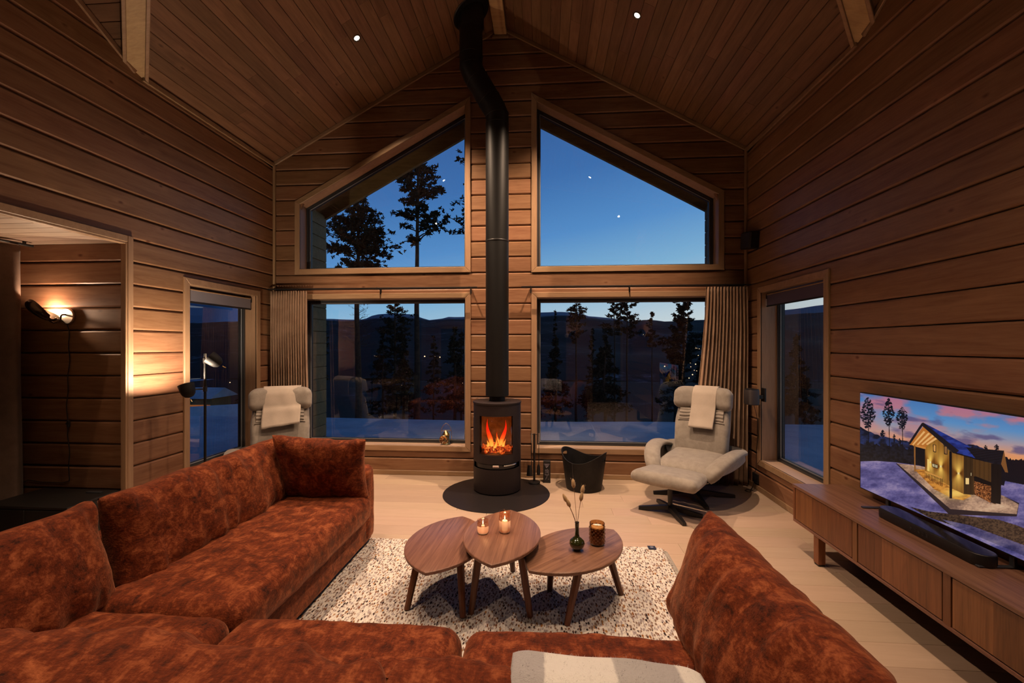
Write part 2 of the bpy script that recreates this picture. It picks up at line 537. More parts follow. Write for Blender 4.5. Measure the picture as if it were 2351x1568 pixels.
def rug_mat():
    m = N('felted_wool_rug')
    v, oc = m.objvec()
    vs = m.vec('MULTIPLY', v, (1, .46, 1))
    wv = m.vec('ADD', vs, m.vec('MULTIPLY', m.n('ShaderNodeTexNoise', i_Vector=v, i_Scale=60.0).outputs[1], (.008, .008, .0)))
    vo = m.n('ShaderNodeTexVoronoi', voronoi_dimensions='2D'); m.set(vo.inputs['Vector'], wv); vo.inputs['Scale'].default_value = 78
    sp = m.n('ShaderNodeSeparateColor'); m.set(sp.inputs[0], vo.outputs['Color'])
    streak = m.noise(m.vec('MULTIPLY', v, (1, .10, 1)), 22, 3, .6)
    f = m.math('ADD', sp.outputs[0], m.math('MULTIPLY', m.math('SUBTRACT', streak, .5), .9))
    wht = (.74, .67, .60); off = (.58, .52, .48); lil = (.34, .28, .28); tau = (.25, .16, .12); och = (.40, .18, .05); dk = (.04, .022, .02)
    dot = m.ramp(f, [(.0, dk), (.05, (.20, .075, .03)), (.15, och), (.20, tau), (.38, lil), (.52, off), (.60, lil), (.70, wht), (.86, tau), (.95, dk)], 'CONSTANT')
    msk = m.ramp(m.math('MULTIPLY_ADD', sp.outputs[1], .22, vo.outputs['Distance']), [(.46, (1, 1, 1)), (.58, (0, 0, 0))])
    base = m.ramp(m.noise(vs, 120, 3, .6), [(.35, (.52, .47, .43)), (.6, (.76, .70, .64))])
    col = m.mix(msk, base, dot)
    m.pbr(col, .92, 0, m.bump(vo.outputs['Distance'], -.6, .01), spec=.1, sheen=.2)
    return m.m
M_RUG = rug_mat()

def stone_noise(name, c1, c2, scale, rough=.8, bs=.5, bd=.05):
    m = N(name)
    v, oc = m.objvec()
    n1 = m.noise(v, scale, 6, .6)
    m.pbr(m.ramp(n1, [(.35, c1), (.65, c2)]), rough, 0, m.bump(n1, bs, bd), spec=.2)
    return m.m
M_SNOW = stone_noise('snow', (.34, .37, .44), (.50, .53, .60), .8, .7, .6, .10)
M_BARK = stone_noise('pine_bark', (.030, .018, .012), (.075, .040, .024), 6, .9)
M_NEEDLE = stone_noise('pine_needles', (.012, .012, .008), (.040, .030, .016), 2, .9)
def hill_mat():
    m = N('wooded_hillside')
    tc_ = m.n('ShaderNodeTexCoord'); v = tc_.outputs['Object']
    n1 = m.noise(v, .035, 8, .68, .4); n2 = m.noise(v, .28, 4, .65)
    f = m.math('ADD', m.math('MULTIPLY', n1, .7), m.math('MULTIPLY', n2, .3))
    sp = m.n('ShaderNodeSeparateXYZ'); m.set(sp.inputs[0], v)
    # bare snow above the tree line
    f = m.math('ADD', f, m.math('MULTIPLY', m.math('MAXIMUM', m.math('SUBTRACT', sp.outputs[2], 36.), 0.), .035))
    m.pbr(m.ramp(f, [(.54, (.008, .008, .008)), (.60, (.03, .034, .045)), (.70, (.20, .23, .29))]), .9, spec=.1)
    return m.m
M_HILL = hill_mat()
# ------------------------------------------------------------------ room shell
LOGPROF = [(.0015, .034), (.0025, .017), (.006, .008), (.017, .0), (.172, .0), (.183, .008), (.1865, .017), (.1875, .034)]  # (z in row, depth)

def log_piece(parent, mat, M, row_z, za, zb, sl, sr, col, name='log', s_org=0.0):
    """one squared log with eased edges; sl(z), sr(z) give its ends; M maps (s, depth, z)"""
    lv = [(row_z + z, d) for z, d in LOGPROF if za - 1e-6 <= row_z + z <= zb + 1e-6]
    def dep(z):
        t = z - row_z
        for (z0, d0), (z1, d1) in zip(LOGPROF, LOGPROF[1:]):
            if z0 <= t <= z1: return d0 + (d1 - d0) * (t - z0) / (z1 - z0)
        return .032
    if not lv or lv[0][0] > za + 1e-4: lv.insert(0, (max(za, row_z + .0015), dep(za)))
    if lv[-1][0] < zb - 1e-4: lv.append((min(zb, row_z + .1875), dep(zb)))
    vs = []
    keep = []
    for z, d in lv:
        a, b = sl(z), sr(z)
        keep.append(b - a)
        if b < a: a = b = (a + b) / 2
        vs += [(a - s_org, d, z - row_z), (b - s_org, d, z - row_z)]
    if max(keep) < .01: return None
    n = len(lv)
    fs = [(2 * i, 2 * i + 1, 2 * i + 3, 2 * i + 2) for i in range(n - 1)]
    # back face and ends
    b0 = len(vs)
    vs += [(vs[0][0], .04, vs[0][2]), (vs[1][0], .04, vs[1][2]), (vs[2 * n - 2][0], .04, vs[2 * n - 2][2]), (vs[2 * n - 1][0], .04, vs[2 * n - 1][2])]
    fs += [tuple([b0] + [2 * i for i in range(n)] + [b0 + 2]), tuple([b0 + 1] + [2 * i + 1 for i in range(n)] + [b0 + 3])]
    fs += [(0, 1, b0 + 1, b0), (2 * n - 2, 2 * n - 1, b0 + 3, b0 + 2)]
    mb = MB(); mb.add(vs, fs)
    return mb.build(name, mat, parent, M @ T(s_org, 0, row_z), col=col)

def log_wall(parent, M, s0, s1, zlo, zhi, holes, mat=None, s_cut=None):
    """holes: dicts zl, zh, l(z), r(z)"""
    mat = mat or M_LOG
    k0 = int(math.floor((zlo - Z0) / PITCH)); k1 = int(math.ceil((zhi - Z0) / PITCH))
    for k in range(k0, k1):
        rz = Z0 + k * PITCH
        za, zb = max(rz + .0015, zlo), min(rz + .1875, zhi)
        if zb - za < .012: continue
        keys = [z for h in holes for z in (h['zl'], h['zh'], *h.get('k', ())) if za < z < zb]
        act = [h for h in holes if h['zl'] < zb - .004 and h['zh'] > za + .004]
        col = (R.random(), R.random(), R.random(), 1)
        org = s0(za) - R.random() * 3
        bounds = [s0]
        for h in act: bounds += [h['l'], h['r']]
        bounds.append(s1)
        # full-height pieces between the openings
        i = 0; start = s0
        segs = []
        for h in act:
            if max(h['r'](za) - h['l'](za), h['r'](zb) - h['l'](zb)) < .01: continue
            segs.append((start, h['l'])); start = h['r']
            # what is left above or below a partial opening
            if h['zl'] > za + .012: log_piece(parent, mat, M, rz, za, h['zl'], h['l'], h['r'], col, s_org=org)
            if h['zh'] < zb - .012: log_piece(parent, mat, M, rz, h['zh'], zb, h['l'], h['r'], col, s_org=org)
        segs.append((start, s1))
        for a, b in segs:
            log_piece(parent, mat, M, rz, za, zb, a, b, col, s_org=org)

def const(c): return lambda z: c

# wall openings: inner edge of the casings
CW = .066
UL_O = [(-3.13, 2.485), (-.90, 2.485), (-.90, 4.63), (-3.13, 3.405)]
UR_O = [(-.16, 2.475), (2.09, 2.475), (2.09, 3.40), (-.16, 4.64)]
LL_O = [(-3.12, .298), (-.90, .298), (-.90, 2.238), (-3.12, 2.238)]
LR_O = [(-.16, .298), (2.09, .298), (2.09, 2.235), (-.16, 2.235)]
def win_hole(outer):
    p = inset(outer, CW * .6)
    (x0, z0), (x1, _), (x1b, zr), (x0b, zl) = p
    sl = (zr - zl) / (x1 - x0)
    def L(z):
        if zl < zr:  # slopes up to the right
            return min(x1, max(x0, x0 + (z - zl) / sl)) if z > zl else x0
        return x0
    def Rr(z):
        if zl > zr:
            return max(x0, min(x1, x1 + (z - zr) / sl)) if z > zr else x1
        return x1
    return dict(zl=z0, zh=max(zl, zr), l=L, r=Rr)

# back wall, logs run along x
MB_BACK = frame((0, YB, 0), (1, 0, 0), (0, 1, 0), (0, 0, 1))
wall_back = MB()
def wall_plate(mb, outer, holes, y0, y1):
    """vertical strips of solid wall core between openings"""
    xs = sorted(set([outer[0], outer[1], XC] + [x for h in holes for x in (h[0][0], h[1][0])]))
    for a, b in zip(xs, xs[1:]):
        top = lambda x: RIDGE - SL * abs(x - XC) + .25
        hs = sorted([h for h in holes if h[0][0] <= a + 1e-6 and h[1][0] >= b - 1e-6], key=lambda h: h[0][1])
        za = zb = -.3
        for h in hs:
            zt = lambda x: h[3][1] + (h[2][1] - h[3][1]) * (x - h[0][0]) / (h[1][0] - h[0][0])
            mb.prism([(a, za), (b, zb), (b, h[0][1]), (a, h[0][1])], y0, y1)
            za, zb = zt(a), zt(b)
        mb.prism([(a, za), (b, zb), (b, top(b)), (a, top(a))], y0, y1)
holes_in = [inset(o, CW * .5) for o in (LL_O, LR_O, UL_O, UR_O)]
wall_plate(wall_back, (XL - .2, XR + .2), holes_in, YB + .033, YB + .22)
wb = wall_back.build('wall_back', M_DARKBACK, kind='structure')
log_wall(wb, MB_BACK, lambda z: max(XL, XC - (RIDGE - z) / SL), lambda z: min(XR, XC + (RIDGE - z) / SL), 0.0, RIDGE - .02,
         [win_hole(LL_O), win_hole(LR_O), win_hole(UL_O), win_hole(UR_O)] if False else
         [win_hole(LL_O), win_hole(LR_O)] and sorted([win_hole(o) for o in (LL_O, UL_O)], key=lambda h: h['zl']) + sorted([win_hole(o) for o in (LR_O, UR_O)], key=lambda h: h['zl']))

# side walls
ML = frame((XL, 0, 0), (0, 1, 0), (-1, 0, 0), (0, 0, 1))      # s = y
MR = frame((XR, 0, 0), (0, -1, 0), (1, 0, 0), (0, 0, 1))      # s = -y
LWIN = [(3.875, .298), (4.98, .298), (4.98, 2.245), (3.875, 2.245)]
RWIN = [(-4.975, .285), (-3.77, .285), (-3.77, 2.23), (-4.975, 2.23)]
ALC = [(-1.10, 0.0), (3.314, 0.0), (3.314, 2.44), (-1.10, 2.44)]
def top_y(y): return EAVE + SL * max(0, HALF - abs(y - YC))
def side_plate(mb, holes, sgn, M):
    ys = sorted(set([YR - .2, YB + .2, YC, YC - HALF, YK] + [v for h in holes for v in (h[0][0] * sgn, h[1][0] * sgn)]))
    ys = [y for y in ys if YR - .21 <= y <= YB + .21]
    for a, b in zip(ys, ys[1:]):
        hs = [h for h in holes if min(h[0][0] * sgn, h[1][0] * sgn) <= a + 1e-6 and max(h[0][0] * sgn, h[1][0] * sgn) >= b - 1e-6]
        z = -.3
        for h in hs:
            if h[0][1] > z + .31: mb.prism([(a * sgn, z), (b * sgn, z), (b * sgn, h[0][1]), (a * sgn, h[0][1])], .033, .2, M)
            z = h[2][1]
        mb.prism([(a * sgn, z), (b * sgn, z), (b * sgn, top_y(b) + .2), (a * sgn, top_y(a) + .2)], .033, .2, M)
hole = lambda o, d=CW * .6: (lambda p: dict(zl=p[0][1], zh=p[2][1], l=const(p[0][0]), r=const(p[1][0])))(inset(o, d) if d else o)
mbw = MB(); side_plate(mbw, [inset(LWIN, CW * .5), [(-1.12, 0), (3.40, 0), (3.40, 2.46), (-1.12, 2.46)]], 1, ML)
wl = mbw.build('wall_left', M_DARKBACK, kind='structure')
yl = lambda z: YR if z < top_y(YR) else YC - (RIDGE - z) / SL
yh = lambda z: YB if z < EAVE else YC + (RIDGE - z) / SL
log_wall(wl, ML, yl, yh, 0.0, RIDGE - .05, [hole(ALC, 0), hole(LWIN)])
mbw = MB(); side_plate(mbw, [inset(RWIN, CW * .5)], -1, MR)
wr = mbw.build('wall_right', M_DARKBACK, kind='structure')
log_wall(wr, MR, lambda z: -yh(z), lambda z: -yl(z), 0.0, RIDGE - .05, [hole(RWIN)])

# rear wall behind the camera, with two doors; it shows in the window reflections
MRR = frame((0, YR, 0), (-1, 0, 0), (0, -1, 0), (0, 0, 1))    # s = -x
D1 = [(-2.10, 0), (-1.33, 0), (-1.33, 2.06), (-2.10, 2.06)]
D2 = [(2.20, 0), (2.96, 0), (2.96, 2.06), (2.20, 2.06)]
mbw = MB(); mbw.box(-5.2, 5.2, .033, .2, -.3, 6.0, MRR)
wre = mbw.build('wall_rear', M_DARKBACK, kind='structure')
rt = lambda z: 2.8765 if z < top_y(YR) else HALF - 0 * z
log_wall(wre, MRR, const(-XR), const(-XL), 0.0, top_y(YR) + .6, [hole(D1, 0), hole([(-.60, 0), (2.13, 0), (2.13, 2.5), (-.60, 2.5)], 0), hole(D2, 0)])  # middle gap shows the dark wall core, its colour standing in for an unlit hall
M_DOOR = plain('dark_door_paint', (.045, .038, .032), .5)
for i, d in enumerate((D1, D2)):
    x0, x1 = d[0][0], d[1][0]
    do = MB().box(x0, x1, .012, .034, 0, 2.06, MRR).build('door_%d' % (i + 1), M_DOOR, kind='structure')
    for a, b in ((.12, .98), (1.08, 1.94)):
        MB().cbox(x0 + .1, x1 - .1, -.004, .014, a, b, .008, MRR).build('door_panel', M_DOOR, do)
    MB().tube([(x0 + .06, -.001, 1.0), (x0 + .06, -.05, 1.0), (x0 + .17, -.05, 1.0)], .009, M=MRR).build('door_handle', M_CHROME, do, smooth=SM)
    for (a, b, c, e_) in ((x0 - .07, x0, 0, 2.13), (x1, x1 + .07, 0, 2.13), (x0, x1, 2.06, 2.13)):
        MB().cbox(a, b, -.016, .01, c, e_, .004, MRR).build('casing_board', M_TRIMZ, do)

# ------------------------------------------------------------------ ceiling
ceil = MB()
def roof_poly(mb, pts, th=.2):
    n = len(pts)
    vs = [tuple(p) for p in pts] + [(p[0], p[1], p[2] + th) for p in pts]
    fs = [tuple(range(n))] + [tuple(range(n, 2 * n))[::-1]] + [(i, (i + 1) % n, (i + 1) % n + n, i + n) for i in range(n)]
    mb.add(vs, fs)
OFF = .022
def mz(x): return RIDGE - SL * abs(x - XC)
def cz(y): return RIDGE - SL * abs(y - YC)
yb = YB + .25
roof_poly(ceil, [(XL - .3, yb, mz(XL - .3) + OFF), (XL - .3, YK + .3, mz(XL - .3) + OFF), (XC, YC, RIDGE + OFF), (XC, yb, RIDGE + OFF)])
roof_poly(ceil, [(XR + .3, yb, mz(XR + .3) + OFF), (XC, yb, RIDGE + OFF), (XC, YC, RIDGE + OFF), (XR + .3, YK + .3, mz(XR + .3) + OFF)])
roof_poly(ceil, [(XL - .3, YK + .3, cz(YK + .3) + OFF), (XL - .3, YC, RIDGE + OFF), (XC, YC, RIDGE + OFF)])
roof_poly(ceil, [(XR + .3, YK + .3, cz(YK + .3) + OFF), (XC, YC, RIDGE + OFF), (XR + .3, YC, RIDGE + OFF)])
yr = YR - .25
roof_poly(ceil, [(XL - .3, YC, RIDGE + OFF), (XL - .3, yr, cz(yr) + OFF), (XC - (YC - yr), yr, cz(yr) + OFF), (XC, YC, RIDGE + OFF)])
roof_poly(ceil, [(XR + .3, YC, RIDGE + OFF), (XC, YC, RIDGE + OFF), (XC + (YC - yr), yr, cz(yr) + OFF), (XR + .3, yr, cz(yr) + OFF)])
roof_poly(ceil, [(XC - (YC - yr), yr, cz(yr) + OFF), (XC, yr, RIDGE + OFF), (XC, YC, RIDGE + OFF)])
roof_poly(ceil, [(XC + (YC - yr), yr, cz(yr) + OFF), (XC, YC, RIDGE + OFF), (XC, yr, RIDGE + OFF)])
ce = ceil.build('ceiling', M_DARKBACK, kind='structure')

CB = .118   # visible width of a ceiling board
LSL = math.hypot(1, SL)
def board(parent, M, a0, a1, b0, b1, w, mat, th=.02, name='board', ch=.0035):
    """tapered-end board: runs along local x, across local y from 0 to w, face at z=0 looking down -z;
    a0,b0 the x ends at y=0, a1,b1 at y=w"""
    g = .0012
    def X(y, side):
        t = y / w
        return (a0 + (a1 - a0) * t) if side == 0 else (b0 + (b1 - b0) * t)
    rows = [(g, ch), (g + ch, 0), (w - g - ch, 0), (w - g, ch)]
    vs = []
    for y, z in rows: vs += [(X(y, 0), y, z), (X(y, 1), y, z)]
    vs += [(X(g, 0), g, th), (X(g, 1), g, th), (X(w - g, 0), w - g, th), (X(w - g, 1), w - g, th)]
    fs = [(0, 1, 3, 2), (2, 3, 5, 4), (4, 5, 7, 6), (0, 1, 9, 8), (6, 7, 11, 10), (0, 2, 4, 6, 10, 8), (1, 3, 5, 7, 11, 9)]
    m = MB(); m.add(vs, fs)
    ox = min(a0, a1)
    return m.build(name, mat, parent, M)

nb = int(math.ceil(HALF * LSL / CB))
for side in (-1, 1):
    # main slope, boards run along y; local y climbs the slope
    ex = Vector((0, 1, 0)); ey = Vector((-side, 0, SL)).normalized()
    ez = Vector((side * SL, 0, 1)).normalized()
    x_e = XL if side < 0 else XR
    for k in range(nb):
        t0, t1 = k * CB, min((k + 1) * CB, HALF * LSL)
        d0, d1 = t0 / LSL, t1 / LSL
        Mx = frame((x_e, 0, EAVE), ex, ey, ez) @ T(0, t0, 0)
        # randomly jointed run of two boards
        ya, yb_ = YK - d0, YK - d1
        j = 3.9 + R.random() * .9 if k % 3 else None
        runs = [(ya, yb_, YB, YB)] if j is None else [(ya, yb_, j, j), (j + .0015, j + .0015, YB, YB)]
        for a0, a1, b0, b1 in runs:
            board(ce, Mx, a0, a1, b0, b1, t1 - t0, M_CEIL)
# cross gable, front slope, boards run along x
exx = Vector((1, 0, 0)); eyy = Vector((0, -1, SL)).normalized(); ezz = Vector((0, SL, 1)).normalized()
for k in range(nb):
    t0, t1 = k * CB, min((k + 1) * CB, HALF * LSL)
    d0, d1 = t0 / LSL, t1 / LSL
    for side in (-1, 1):
        Mx = frame((0, YK, EAVE), exx, eyy, ezz) @ T(0, t0, 0)
        if side < 0: a = (XL, XL, XL + d0, XL + d1)
        else: a = (XR - d0, XR - d1, XR, XR)
        if max(a[2] - a[0], a[3] - a[1]) < .02: continue
        board(ce, Mx, *a, t1 - t0, M_CEIL)

# beams in the valleys where the two roofs meet, with edge battens
for side in (-1, 1):
    x_e = XL if side < 0 else XR
    p0 = Vector((x_e, YK, EAVE)); p1 = Vector((XC, YC, RIDGE))
    d = (p1 - p0).normalized()
    side_v = Vector((side, -1 * 1, 0)); side_v = Vector((-d.y, d.x, 0)).normalized()
    up = side_v.cross(d).normalized()
    if up.z < 0: up = -up
    Mv = frame(p0, d, side_v, up)
    L = (p1 - p0).length
    vb = MB().cbox(-.12, L, -.058, .058, -.018, .06, .003, Mv).build('trim_%d' % (1 if side < 0 else 2), M_BEAM, kind='structure')
    for s_ in (-1, 1):
        MB().cbox(-.12, L, s_ * .070 - .013, s_ * .070 + .013, -.030, .05, .004, Mv).build('batten', M_TRIM, vb)
# ridge beam
rbm = MB().cbox(-.075, .075, YC + .1, YB - .002, RIDGE - .115, RIDGE + .02, .006, T(XC, 0, 0)).build('trim_3', M_BEAM, kind='structure')
MB().cbox(XC - .1, XC + .1, YB - .028, YB - .003, RIDGE - .15, RIDGE - .118, .004).build('bearing_plate', M_TRIM, rbm)

# trims along the gable slope and in the corners
n_tr = [4]
def trim(mb, mat=M_TRIM, **k):
    o = mb.build('trim_%d' % n_tr[0], mat, kind='structure', **k); n_tr[0] += 1; return o
for side in (-1, 1):
    x_e = XL if side < 0 else XR
    ex = Vector((-side, 0, SL)).normalized(); ez = Vector((side * SL, 0, 1)).normalized()
    Mx = frame((x_e, YB, EAVE), ex, ex.cross(ez) * -1, ez)
    trim(MB().cbox(0, HALF * LSL - .02, -.022, .0, -.045, -.0005, .004, frame((x_e, YB - .0, EAVE), ex, (0, 1, 0), ez)))
    # corner batten
    trim(MB().cbox(min(x_e, x_e - side * .030), max(x_e, x_e - side * .030), YB - .030, YB, .06, EAVE - .02, .006), M_TRIMZ)
    # batten at the head of the side wall
    trim(MB().cbox(min(x_e, x_e - side * .02), max(x_e, x_e - side * .02), YK + .05, YB - .02, EAVE - .06, EAVE - .012, .004), M_TRIM, M=None)
    # batten up the cross gable
    L2 = HALF * LSL
    exg = Vector((0, -1, SL)).normalized(); ezg = Vector((0, SL, 1)).normalized()
    Mg = frame((x_e, YK, EAVE), exg, (side * 1.0, 0, 0), ezg)
    trim(MB().cbox(.0, L2 - .02, -.02, -.0, -.05, -.004, .004, Mg))

# baseboards
bbm = M_TRIM
def bboard(name, M, a, b):
    MB().cbox(a, b, -.014, .0, .0, .058, .004, M).build(name, bbm, kind='structure')
bboard('baseboard_back', MB_BACK, XL + .001, XR - .001)
bboard('baseboard_right', MR, -YB + .015, 1.4)
bboard('baseboard_left', ML, 3.365, YB - .015)

# ------------------------------------------------------------------ floor
fl = MB().box(-5.2, 2.6, -1.7, YB + .2, -.2, -.014).build('floor', M_DARKBACK, kind='structure')
PW = .185
yy = YR; kk = 0
plank_cache = {}
while yy < YB:
    w = min(PW, YB - yy)
    x = -4.62 - R.random() * 1.6
    while x < XR:
        Lp = R.choice((1.2, 1.5, 1.85, 2.2))
        a, b = max(x, -4.62), min(x + Lp, XR)
        if b - a > .06:
            g = .0007; c = .0016
            key = (round(b - a, 3), round(w, 4))
            if key not in plank_cache:
                l = b - a
                m = MB()
                m.add([(g, g, -c), (l - g, g, -c), (l - g, w - g, -c), (g, w - g, -c), (g + c, g + c, 0), (l - g - c, g + c, 0), (l - g - c, w - g - c, 0), (g + c, w - g - c, 0),
                       (g, g, -.013), (l - g, g, -.013), (l - g, w - g, -.013), (g, w - g, -.013)],
                      [(4, 5, 6, 7), (0, 1, 5, 4), (1, 2, 6, 5), (2, 3, 7, 6), (3, 0, 4, 7), (8, 9, 1, 0), (9, 10, 2, 1), (10, 11, 3, 2), (11, 8, 0, 3)])
                me = m.mesh('plank'); me.materials.append(M_FLOOR); plank_cache[key] = me
            link(bpy.data.objects.new('plank', plank_cache[key]), fl, T(a, yy, 0))
        x += Lp
    yy += PW

# ------------------------------------------------------------------ windows
n_w = [1]
def window(M, outer, depth, hopper=None, frame_w=.055, reveal=.150, sill=True):
    """casing, wood lining, grey frame with silver glazing strip and a pane. M maps (s, depth, z); +depth is outwards"""
    i1 = inset(outer, CW); n = len(outer)
    root = empty('window_%d' % n_w[0], kind='structure'); n_w[0] += 1
    # mitred casing boards
    for i in range(n):
        a, b, c, d_ = outer[i], outer[(i + 1) % n], i1[(i + 1) % n], i1[i]
        q = [a, b, c, d_]
        mb = MB()
        c_in = inset(q, .004)
        vs = [(p[0], .002, p[1]) for p in q] + [(p[0], -.012, p[1]) for p in q] + [(p[0], -.016, p[1]) for p in c_in]
        fs = [(0, 1, 2, 3)] + [(j, (j + 1) % 4, (j + 1) % 4 + 4, j + 4) for j in range(4)] + [(j + 4, (j + 1) % 4 + 4, (j + 1) % 4 + 8, j + 8) for j in range(4)] + [(8, 9, 10, 11)]
        mb.add(vs, fs, M)
        horiz = abs(b[0] - a[0]) > abs(b[1] - a[1])
        mb.build('casing_board', M_TRIM if horiz else M_TRIMZ, root)
    # wood lining of the reveal
    for i in range(n):
        a, b = i1[i], i1[(i + 1) % n]
        o1 = inset(outer, CW - .018)
        c, d_ = o1[(i + 1) % n], o1[i]
        mb = MB()
        q = [a, b, c, d_]
        vs = [(p[0], -.006, p[1]) for p in q] + [(p[0], reveal, p[1]) for p in q]
        fs = [(0, 1, 2, 3), (4, 5, 6, 7)] + [(j, (j + 1) % 4, (j + 1) % 4 + 4, j + 4) for j in range(4)]
        mb.add(vs, fs, M)
        horiz = abs(b[0] - a[0]) > abs(b[1] - a[1])
        mb.build('window_sill' if i == 0 else 'lining_board', (M_SILL if i == 0 else M_TRIM) if horiz else M_TRIMZ, root)
    def ring(p, q, y0, y1, nm, mat):
        mb = MB()
        vs = [(a[0], y0, a[1]) for a in p] + [(a[0], y0, a[1]) for a in q] + [(a[0], y1, a[1]) for a in q] + [(a[0], y1, a[1]) for a in p]
        fs = []
        for j in range(n):
            k = (j + 1) % n
            fs += [(j, k, k + n, j + n), (j + n, k + n, k + 2 * n, j + 2 * n), (j + 2 * n, k + 2 * n, k + 3 * n, j + 3 * n), (j + 3 * n, k + 3 * n, k, j)]
        mb.add(vs, fs, M); return mb.build(nm, mat, root)
    o0 = inset(outer, CW - .018)
    f1 = inset(i1, .022); f2 = inset(i1, .034); f3 = inset(i1, .040); f4 = inset(i1, frame_w)
    ring(o0, f1, reveal, reveal + .07, 'window_frame', M_FRAME)
    ring(f1, f2, reveal + .012, reveal + .06, 'sash', M_FRAME)
    ring(f2, f3, reveal + .020, reveal + .045, 'glazing_strip', M_GASKET)
    ring(f3, inset(i1, .044), reveal + .026, reveal + .06, 'gasket', M_BLACKPL)
    mb = MB(); mb.add([(p[0], reveal + .035, p[1]) for p in inset(i1, .042)], [tuple(range(n))], M)
    mb.build('pane', M_GLASS, root)
    return root
window(MB_BACK, UL_O, .15)
window(MB_BACK, UR_O, .15)
window(MB_BACK, LL_O, .15)
window(MB_BACK, LR_O, .15)
window(ML, LWIN, .13, reveal=.13)
window(MR, RWIN, .15, reveal=.16)

# roller blinds at the head of the side windows
def blind(M, s0, s1, z0, z1, dep, mat, label):
    r = empty('roller_blind', label=label, cat='blind')
    MB().cbox(s0 + .006, s1 - .006, dep, dep + .055, z1 - .012, z1, .003, M).build('cassette', M_TRIM, r)
    MB().box(s0 + .012, s1 - .012, dep + .004, dep + .010, z0 + .012, z1 - .010, M).build('blind_fabric', mat, r)
    MB().cbox(s0 + .008, s1 - .008, dep - .001, dep + .014, z0, z0 + .014, .003, M).build('bottom_bar', M_BLACKPL, r)
    for s in (s0 + .004, s1 - .010):
        MB().cbox(s, s + .006, dep - .004, dep + .06, z1 - .05, z1 - .002, .002, M).build('bracket', M_BLACKPL, r)
blind(ML, 3.945, 4.905, 2.012, 2.150, .045, M_BLIND, 'grey roller blind rolled up in the window behind the floor lamp')
blind(MR, -4.905, -3.845, 2.010, 2.148, .045, M_BLINDV, 'dark violet-grey roller blind rolled up in the window beside the television')

# ------------------------------------------------------------------ alcove beyond the left opening
AY = 3.345; AZ = 2.44; AX = -4.46
Ma = frame((0, AY, 0), (1, 0, 0), (0, 1, 0), (0, 0, 1))
wa = MB().box(-5.0, XL - .035, .033, .25, -.2, 2.9, Ma).build('wall_alcove', M_DARKBACK, kind='structure')
log_wall(wa, Ma, const(AX), const(XL - .032), 0, AZ - .001, [])
wal = MB().box(AX - .2, AX, YR - .1, AY + .3, -.2, 2.9).build('wall_alcove_side', M_DARKBACK, kind='structure')
MAs = frame((AX + .04, 0, 0), (0, 1, 0), (-1, 0, 0), (0, 0, 1))
log_wall(wal, MAs, const(YR), const(AY), 0, AZ - .001, [])
wrr = MB().box(AX, XL, YR - .2, YR, -.2, 2.9).build('wall_alcove_rear', M_TRIM, kind='structure')
cea = MB().box(AX - .2, XL - .036, YR - .1, AY, AZ + .022, AZ + .2).build('ceiling_alcove', M_DARKBACK, kind='structure')
y = AY; k = 0
M_ALC = wood('alcove_ceiling_board', (.46, .33, .25), (.33, .225, .165), .5, var=.12)
while y > .4:
    Mx = frame((0, y, AZ), (1, 0, 0), (0, -1, 0), (0, 0, 1))
    board(cea, Mx, AX, AX, XL - .001, XL - .001, .12, M_ALC)
    y -= .12
# casing of the opening
cs = empty('door_3', kind='structure')
MB().cbox(3.314, 3.364, -.016, .002, 0, 2.495, .004, ML).build('casing_board', M_TRIMZ, cs)
MB().cbox(-1.1, 3.314, -.016, .002, 2.44, 2.495, .004, ML).build('casing_board', M_TRIM, cs)
MB().cbox(3.300, 3.345, -.010, .036, 0, 2.44, .003, ML).build('jamb', M_TRIMZ, cs)
MB().cbox(-1.1, 3.30, -.010, .036, 2.424, 2.441, .003, ML).build('jamb', M_TRIM, cs)

# ------------------------------------------------------------------ porch outside: side wings, soffit and bargeboards
M_OUT = wood('outdoor_boarding', (.26, .19, .075), (.15, .105, .04), .7, var=.2)
PY = 6.60
for i, side in enumerate((-1, 1)):
    x_e = XL if side < 0 else XR
    a, b = sorted((x_e + side * .02, x_e + side * .18))
    w = MB().box(a, b, YB + .225, PY, -.4, 3.62).build('wall_porch_%s' % ('left' if side < 0 else 'right'), M_OUT, kind='structure')
    for kz in range(22):
        zz = -.35 + kz * .18
        MB().cbox(a + (0 if side < 0 else -.02) + (.158 if side < 0 else 0), b + (.02 if side < 0 else 0) - (0 if side < 0 else .158), YB + .23, PY - .01, zz, zz + .172, .004).build('board', M_OUT, w)
    ex = Vector((-side, 0, SL)).normalized(); ez = Vector((side * SL, 0, 1)).normalized()
    Mx = frame((x_e + side * .3, 0, EAVE - SL * .3 - .10), ex, (0, 1, 0), ez)
    L = (HALF + .3) * LSL
    so = MB().box(0, L - .01, YB + .23, PY + .05, .0, .2, Mx).build('roof_overhang_%s' % ('left' if side < 0 else 'right'), M_OUT, kind='structure')
    MB().cbox(0, L - .012, PY - .06, PY, -.215, .0, .004, Mx).build('bargeboard', M_OUT, so)
